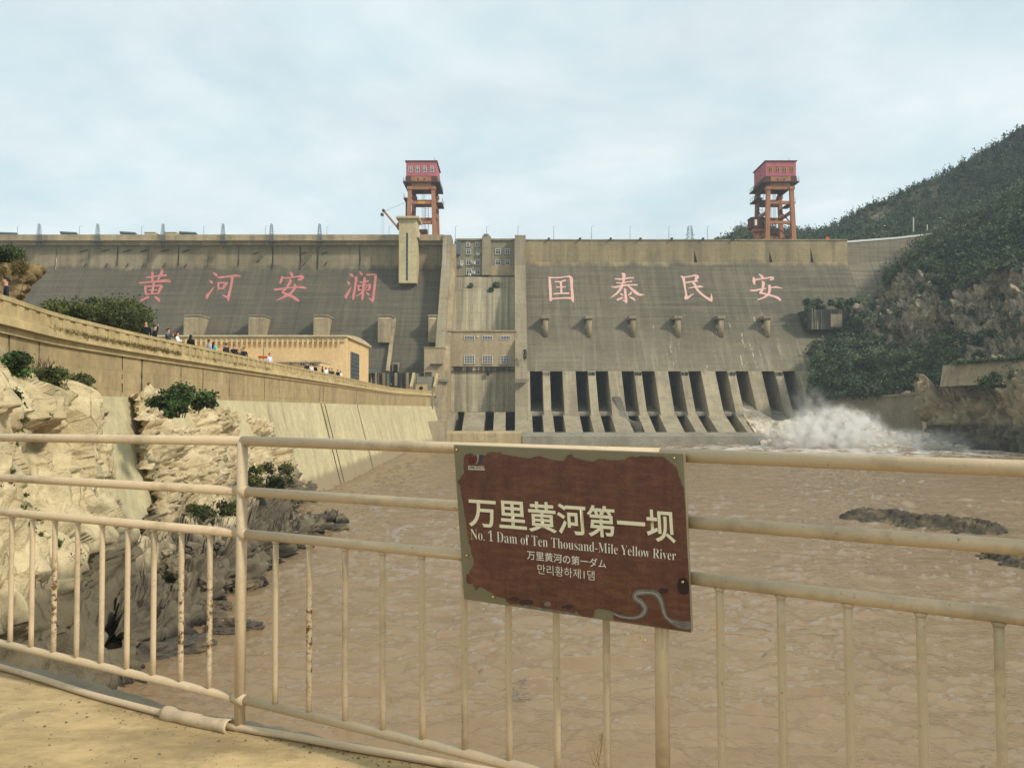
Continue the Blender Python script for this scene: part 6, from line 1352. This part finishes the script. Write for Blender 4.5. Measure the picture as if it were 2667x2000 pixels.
for (a, b), pxs in (((1, 2), (-78, -20, 38, 92, 150, 209, 273, 339, 407, 478, 552)), ((2, 3), (722, 809, 902, 999, 1101, 1210, 1324, 1447, 1576)), ((3, 4), (1870, 2028, 2201, 2388, 2589, 2800))):
    for px in pxs:
        t = on_line(px, a, b); p3 = rz(a, 2).lerp(rz(b, 2), t); p4 = rz(a, 3).lerp(rz(b, 3), t); lean = .004
        m = MB(); n = 7; m.tube([Vector((p3.x + (p4.x - p3.x) * q / n + lean * q / n, p3.y + (p4.y - p3.y) * q / n, p3.z + (p4.z - p3.z) * q / n)) for q in range(n + 1)], .0125, 12)
        m.build('baluster', RUST if px in rusty else RAIL, rl, True)
        m = MB(); m.tube([p3 + Vector((0, 0, -.030)), p3 + Vector((0, 0, -.018))], [.0128, .019], 12); m.build('weld_collar', RAIL, rl, True)
# pipe lying along the deck edge
pts = [(-300, 1662), (-120, 1704), (0, 1736), (100, 1765), (230, 1806), (330, 1833), (430, 1858), (520, 1876), (600, 1890), (680, 1904), (760, 1917), (900, 1943), (1050, 1968), (1200, 1994), (1320, 2016)]
pw = [PZ(a, b, DZ + .016) for a, b in pts]; pc = [Vector(p) for p in catmull(np.array([tuple(p) for p in pw]), 90)]
dp = thing('deck_pipe', 'thin tan pipe lying along the edge of the deck', 'pipe', tuple(pw[6])); MB().tube(pc, .0155, 14).build('pipe', RAIL, dp, True)
sl_ = [PZ(a, b, DZ + .022) for a, b in ((428, 1856), (470, 1866), (520, 1877), (560, 1885), (598, 1892))]
m = MB(); NS, R = 20, .0245                                     # split sleeve with a hole in its top
cp = [Vector(p) for p in catmull(np.array([tuple(p) for p in sl_]), 25)]
vv = []
for i, p in enumerate(cp):
    t = (cp[min(i + 1, 24)] - cp[max(i - 1, 0)]).normalized(); sd = t.cross(Vector((0, 0, 1))).normalized(); up = sd.cross(t); rr_ = R * (1 + .10 * math.sin(i * .8) * (i < 8) + .1 * (i > 21))
    for j in range(NS): w = 2 * math.pi * j / NS; vv.append(p + sd * math.cos(w) * rr_ + up * math.sin(w) * rr_ * (1 + .15 * (i < 4)))
ff = []
for i in range(24):
    for j in range(NS):
        if 12 <= i <= 18 and 5 <= j <= 8: continue
        ff.append((i * NS + j, i * NS + (j + 1) % NS, (i + 1) * NS + (j + 1) % NS, (i + 1) * NS + j))
m.add(vv, ff); sv = m.build('broken_sleeve', RAIL, dp, True); so = sv.modifiers.new('thick', 'SOLIDIFY'); so.thickness = .004
# grit and small stones on the deck
gv, gf = [], []; rg = random.Random(31); tet = [(-.5, -.4, 0), (.6, -.3, 0), (.1, .6, 0), (-.3, .2, .45), (.3, -.1, .55)]
for _ in range(420):
    px, py = rg.uniform(-50, 1300), rg.uniform(1745, 2060); edge_y = np.interp(px, [-50, 0, 230, 430, 600, 900, 1300], [1735, 1748, 1820, 1872, 1904, 1955, 2025])
    if py < edge_y: py = edge_y + abs(rg.gauss(0, 14))
    c = PZ(px, py, DZ); s_ = rg.choice((.003, .004, .005, .006, .011)) * rg.uniform(.7, 1.4); w = rg.uniform(0, 6.28); o_ = len(gv)
    gv += [(c.x + s_ * (x * math.cos(w) - y * math.sin(w)), c.y + s_ * (x * math.sin(w) + y * math.cos(w)), c.z - .0005 + s_ * z) for x, y, z in tet]; gf += [(o_, o_ + 1, o_ + 4), (o_ + 1, o_ + 2, o_ + 4), (o_ + 2, o_ + 3, o_ + 4), (o_ + 2, o_, o_ + 3), (o_, o_ + 4, o_ + 3)]
tag(link('grit', npmesh('grit', gv, gf, plain('grit_stone', '#6f6048', .95, .1, .35, 40))), 'scattered grit and tiny stones on the deck floor', 'grit', kind='stuff')
# ------------------------------------------------------------------ the sign
(q0, q1) = (Vector((nodes[2][0][0], nodes[2][0][1], 0)), Vector((nodes[3][0][0], nodes[3][0][1], 0)))
dv = (q1 - q0).normalized(); sn = Vector((dv.y, -dv.x, 0)); sn = sn if sn.y < 0 else -sn
def SP(zx, zy, off): return PP(1160 + zx / 3.1303, 1130 + zy / 3.1303, q0 + sn * (.052 + off), sn)
sg = thing('sign', 'weathered brown sign with peeling film bolted to the railing', 'sign', tuple(SP(1000, 1500, 0)))
k = Mat('dull_sign_metal', 0.55, 0.4); _n = k.noise(9, 6, .65); k.col(k.mix(_n, lin('#726950'), lin('#847b60'))); k.b.inputs['Metallic'].default_value = .25; k.rgh(k.ramp(_n, [(.3, .35), (.7, .6)])); BOARD = k.m
cor = [SP(65, 88, 0), SP(1945, 158, 0), SP(2006, 1622, 0), SP(150, 1347, 0)]
m = MB(); m.extrude(cor[::-1], -sn * .022); m.build('board', BOARD, sg, False, .003)
k = Mat('brown_wood_print_film', 0.33, 0.45)
_g = k.noise(3.0, 7, .7, k.map((9, 9, 1.2))); _b = k.mix(k.ramp(_g, [(.3, 0.0), (.7, 1.0)]), lin('#4b281f'), lin('#623a2c'))
_b = k.mix(k.math('MULTIPLY', k.ramp(k.noise(60, 5, .6, k.map((.25, .25, 1))), [(.45, 0.0), (.65, 1.0)]), .25), _b, lin('#8a5f3e'))
_b = k.mix(k.math('MULTIPLY', k.ramp(k.noise(7, 5, .7), [(.55, 0.0), (.7, 1.0)]), .5), _b, lin('#3c211b'))
_b = k.mix(k.math('MULTIPLY', k.ramp(k.noise(160, 4, .6), [(.5, 0.0), (.7, 1.0)]), .2), _b, lin('#8d6b4c'))
k.col(_b); k.bump(k.noise(90, 4, .7), .001, .4); FILM = k.m
film = [(165,165),(215,158),(232,190),(245,175),(262,180),(300,172),(320,178),(345,158),(375,142),(410,148),(440,150),(470,170),(500,172),(560,182),(620,192),(690,200),(720,190),(775,180),(800,195),(840,205),(900,212),(940,222),(965,218),(985,185),(1010,168),(1030,170),(1050,195),(1085,202),(1130,215),(1180,222),(1205,228),(1240,208),(1290,204),(1340,216),(1400,215),(1460,212),(1490,190),(1525,180),(1545,192),(1580,182),(1620,178),(1660,180),(1700,180),(1770,185),(1810,215),(1850,245),(1880,270),(1890,300),(1895,330),(1910,370),(1925,410),(1942,440),(1950,520),(1957,600),(1962,700),(1970,900),(1982,1100),(1992,1300),(1998,1480),(2000,1610),(1900,1598),(1750,1577),(1600,1549),(1372,1515),(1370,1450),(1330,1435),(1240,1418),(1200,1440),(1190,1462),(1100,1440),(1060,1445),(1035,1470),(900,1452),(800,1435),(650,1410),(600,1390),(520,1385),(500,1362),(490,1340),(440,1330),(410,1320),(370,1290),(330,1268),(300,1250),(270,1242),(245,1270),(230,1240),(210,1200),(190,1160),(195,1120),(225,1080),(232,1030),(215,980),(205,930),(190,880),(180,800),(165,700),(150,600),(130,500),(118,430),(95,380),(120,365),(130,340),(150,320),(148,270),(150,220),(152,195)]
rj = random.Random(3); fl = []
for (a, b), (c, d) in zip(film, film[1:] + film[:1]):
    n = max(1, int(math.hypot(c - a, d - b) / 14)); jt = 3.0 if (a < 1900 or b < 450) else .4
    for q in range(n): fl.append((a + (c - a) * q / n + rj.uniform(-jt, jt), b + (d - b) * q / n + rj.uniform(-jt, jt)))
m = MB(); m.extrude([SP(a, b, .0035) for a, b in fl][::-1], -sn * .003); m.build('brown_film', FILM, sg)
PALE = plain('cream_lettering', '#ddd5b4', 0.55, 0.3, .06, 30); WHT = plain('white_lettering', '#d6d0bc', 0.55, 0.3, .06, 30)
def text_mesh(body, thick=0.0, spacing=1.0):
    c = bpy.data.curves.new('t', 'FONT'); c.body = body; c.offset = thick; c.resolution_u = 6; c.space_character = spacing; o = bpy.data.objects.new('t', c); COL.objects.link(o)
    bpy.context.view_layer.update(); me = bpy.data.meshes.new_from_object(o.evaluated_get(bpy.context.evaluated_depsgraph_get())); bpy.data.objects.remove(o); return me
def place_text(name, body, quad, off, mat, thick=0.0, spacing=1.0):
    me = text_mesh(body, thick, spacing); v = np.array([p.co[:] for p in me.vertices]); lo, hi = v.min(0), v.max(0); u = (v[:, 0] - lo[0]) / (hi[0] - lo[0]); w = (v[:, 1] - lo[1]) / (hi[1] - lo[1])
    tl, tr, br, bl = [np.array(q, float) for q in quad]
    for p, a, b in zip(me.vertices, u, w):
        q = (tl * (1 - a) + tr * a) * b + (bl * (1 - a) + br * a) * (1 - b); p.co = SP(q[0], q[1], off)
    me.materials.clear(); me.materials.append(mat); me.update(); return link(name, me, sg)
def serif(s):
    r = ''
    for ch in s: r += chr(0x1D400 + ord(ch) - 65) if 'A' <= ch <= 'Z' else chr(0x1D41A + ord(ch) - 97) if 'a' <= ch <= 'z' else chr(0x1D7CE + ord(ch) - 48) if '0' <= ch <= '9' else ch
    return r
place_text('lettering', '万里黄河第一坝', [(178, 510), (1862, 622), (1880, 893), (193, 752)], .005, PALE, .017)
place_text('lettering', serif('No. 1 Dam of Ten Thousand-Mile Yellow River'), [(203, 768), (1880, 948), (1880, 1030), (208, 858)], .005, WHT, -.012)
place_text('lettering', '万里黄河の第一ダム', [(662, 946), (1310, 1022), (1310, 1096), (666, 1020)], .005, WHT, .006)
place_text('lettering', '만리황하제1댐', [(750, 1058), (1215, 1114), (1215, 1194), (754, 1138)], .005, WHT, -.004)
place_text('lettering', '黄河三门峡大坝风景区', [(184, 257), (316, 262), (317, 284), (185, 279)], .005, WHT, .012)
m = MB(); m.extrude([SP(a, b, .005) for a, b in ((185, 284), (319, 288), (320, 294), (185, 290))][::-1], -sn * .001); m.build('caption_rule', WHT, sg)
# emblem
def blob(pts, off, mat, name):
    c = catmull(np.array(pts + pts[:1], float), len(pts) * 6)[:-1]; m = MB(); m.extrude([SP(a, b, off) for a, b in c][::-1], -sn * .001); return m.build(name, mat, sg)
ER, EB, EG = plain('emblem_red', '#5c2726', .5), plain('emblem_blue', '#2c3f55', .5), plain('emblem_grey', '#8c8c82', .5)
blob([(188, 200), (205, 182), (228, 195), (232, 225), (222, 245), (200, 246), (188, 228)], .0052, ER, 'emblem_disc')
blob([(234, 195), (242, 174), (248, 200), (250, 228), (238, 244), (230, 246), (238, 225)], .0053, plain('emblem_bright_red', '#6f3029', .5), 'emblem_petal')
blob([(254, 170), (270, 168), (270, 205), (262, 232), (244, 250), (256, 224), (260, 200)], .0054, EG, 'emblem_stream')
blob([(276, 176), (290, 170), (300, 172), (298, 200), (290, 235), (272, 240), (282, 210)], .0055, EB, 'emblem_crest')
# ghost of the wave ornament and blisters in the film
k = Mat('grey_adhesive', .7, .3); k.col(k.mix(k.ramp(k.noise(40, 5, .6), [(.35, 0.0), (.65, 1.0)]), lin('#5f564b'), lin('#79736a'))); ADH = k.m
wv = [(1372,1462,16),(1430,1486,26),(1500,1496,30),(1560,1492,32),(1612,1465,40),(1628,1420,42),(1595,1370,42),(1552,1340,42),(1550,1305,42),(1590,1290,44),(1640,1290,46),(1690,1292,48),(1735,1322,46),(1762,1372,40),(1775,1430,34),(1800,1490,34),(1850,1530,40),(1930,1555,60),(1985,1560,70)]
Lf, Rt = ribbon(wv, 6); q = [SP(a, b, .0048) for a, b in np.concatenate([Lf, Rt])]; n = len(Lf); m = MB(); m.add(q, [(j, j + 1, n + j + 1, n + j) for j in range(n - 1)]); m.build('wave_ornament', ADH, sg)
Lf, Rt = ribbon([(a, b + 2, w * .28) for a, b, w in wv[:-2]], 6); q = [SP(a, b, .0056) for a, b in np.concatenate([Lf, Rt])]; n = len(Lf); m = MB(); m.add(q, [(j, j + 1, n + j + 1, n + j) for j in range(n - 1)]); m.build('wave_line', plain('pale_adhesive', '#8f8a80', .6), sg)
for cx, cy, a, b in ((832, 1385, 28, 20), (955, 1412, 14, 10), (1005, 1408, 40, 18), (660, 1370, 60, 22), (560, 1345, 46, 16), (1780, 1278, 40, 24)):
    blob([(cx + a * math.cos(w), cy + b * math.sin(w)) for w in np.linspace(0, 6.283, 9)[:-1]], .0047, plain('dark_blister', '#3a2a24', .5) if cx != 832 else ADH, 'film_blister')
blob([(640, 1392), (800, 1420), (1000, 1452), (1050, 1462), (1030, 1470), (900, 1452), (760, 1432), (640, 1410)], .0049, ADH, 'peeled_strip')
blob([(1070, 1448), (1195, 1438), (1198, 1488), (1160, 1492), (1100, 1476)], .0044, plain('red_underfilm', '#5f3b30', .6), 'red_patch')
blob([(170, 1150), (185, 1145), (215, 1215), (175, 1210)], .0044, plain('red_flake', '#5c342b', .6), 'red_flake')
blob([(1905, 1180), (1960, 1175), (1985, 1240), (1975, 1300), (1915, 1300), (1890, 1240)], .0046, plain('black_scorch', '#2b1c17', .5), 'black_patch')
BR = plain('brass_screw', '#a08a58', .4, .5, .2, 40, .6)
for cx, cy in ((92, 130), (1865, 198), (175, 990), (388, 1328), (1935, 1205)):
    c = SP(cx, cy, .004); MB().tube([c, c + sn * .004, c + sn * .007], [.0048, .0046, .002], 12).build('screw', BR, sg, True)
for a, b in (((-.0, 700)), (0, 1250)): pass
# ------------------------------------------------------------------ flotsam
m = MB(); rs = random.Random(12); c = PZ(1345, 1800, .05)
for _ in range(40):
    a = c + Vector((rs.uniform(-.25, .25), rs.uniform(-.9, .9), rs.uniform(0, .04))); d = Vector((rs.uniform(-1, 1), rs.uniform(-1, 1), rs.uniform(-.1, .2))).normalized(); m.tube([a, a + d * rs.uniform(.1, .35)], .006, 4)
tag(m.build('twig_raft', plain('grey_twigs', '#77746a', .9)), 'grey tangle of twigs floating behind the middle balusters', 'debris')
m = MB(); c = PZ(1672, 1667, .04)
for _ in range(30):
    a = c + Vector((rs.uniform(-.35, .35), rs.uniform(-.2, .2), rs.uniform(0, .03))); d = Vector((rs.uniform(-1, 1), rs.uniform(-.5, .5), rs.uniform(-.1, .2))).normalized(); m.tube([a, a + d * rs.uniform(.08, .22)], .012, 4)
tag(m.build('straw_raft', plain('yellow_straw', '#b79a55', .9)), 'small raft of yellow straw floating left of the sign post', 'debris')
m = MB(); 
for _ in range(9):
    a = PZ(1555 + rs.uniform(-10, 14), 1995, DZ + .01); d = Vector((rs.uniform(-.4, .4), rs.uniform(-.2, .2), 1)).normalized(); m.tube([a, a + d * rs.uniform(.05, .14)], .0016, 4)
tag(m.build('dry_stalks', plain('dry_stalks', '#9c8450', .9)), 'few dry stalks sprouting at the deck edge below the sign', 'plant')

# ================================================================== AIR
m = MB(); m.box(-330, 460, -120, 640, -3.6, 128); hz = m.build('haze', None)
hz.data.materials.clear(); hm_ = bpy.data.materials.new('thin_haze'); hm_.use_nodes = True; n_ = hm_.node_tree; n_.nodes.clear()
pv = n_.nodes.new('ShaderNodeVolumePrincipled'); pv.inputs['Color'].default_value = (.72, .86, .97, 1); pv.inputs['Density'].default_value = .00032; pv.inputs['Anisotropy'].default_value = .2
ou = n_.nodes.new('ShaderNodeOutputMaterial'); n_.links.new(pv.outputs[0], ou.inputs['Volume']); hz.data.materials.append(hm_); tag(hz, kind='stuff')
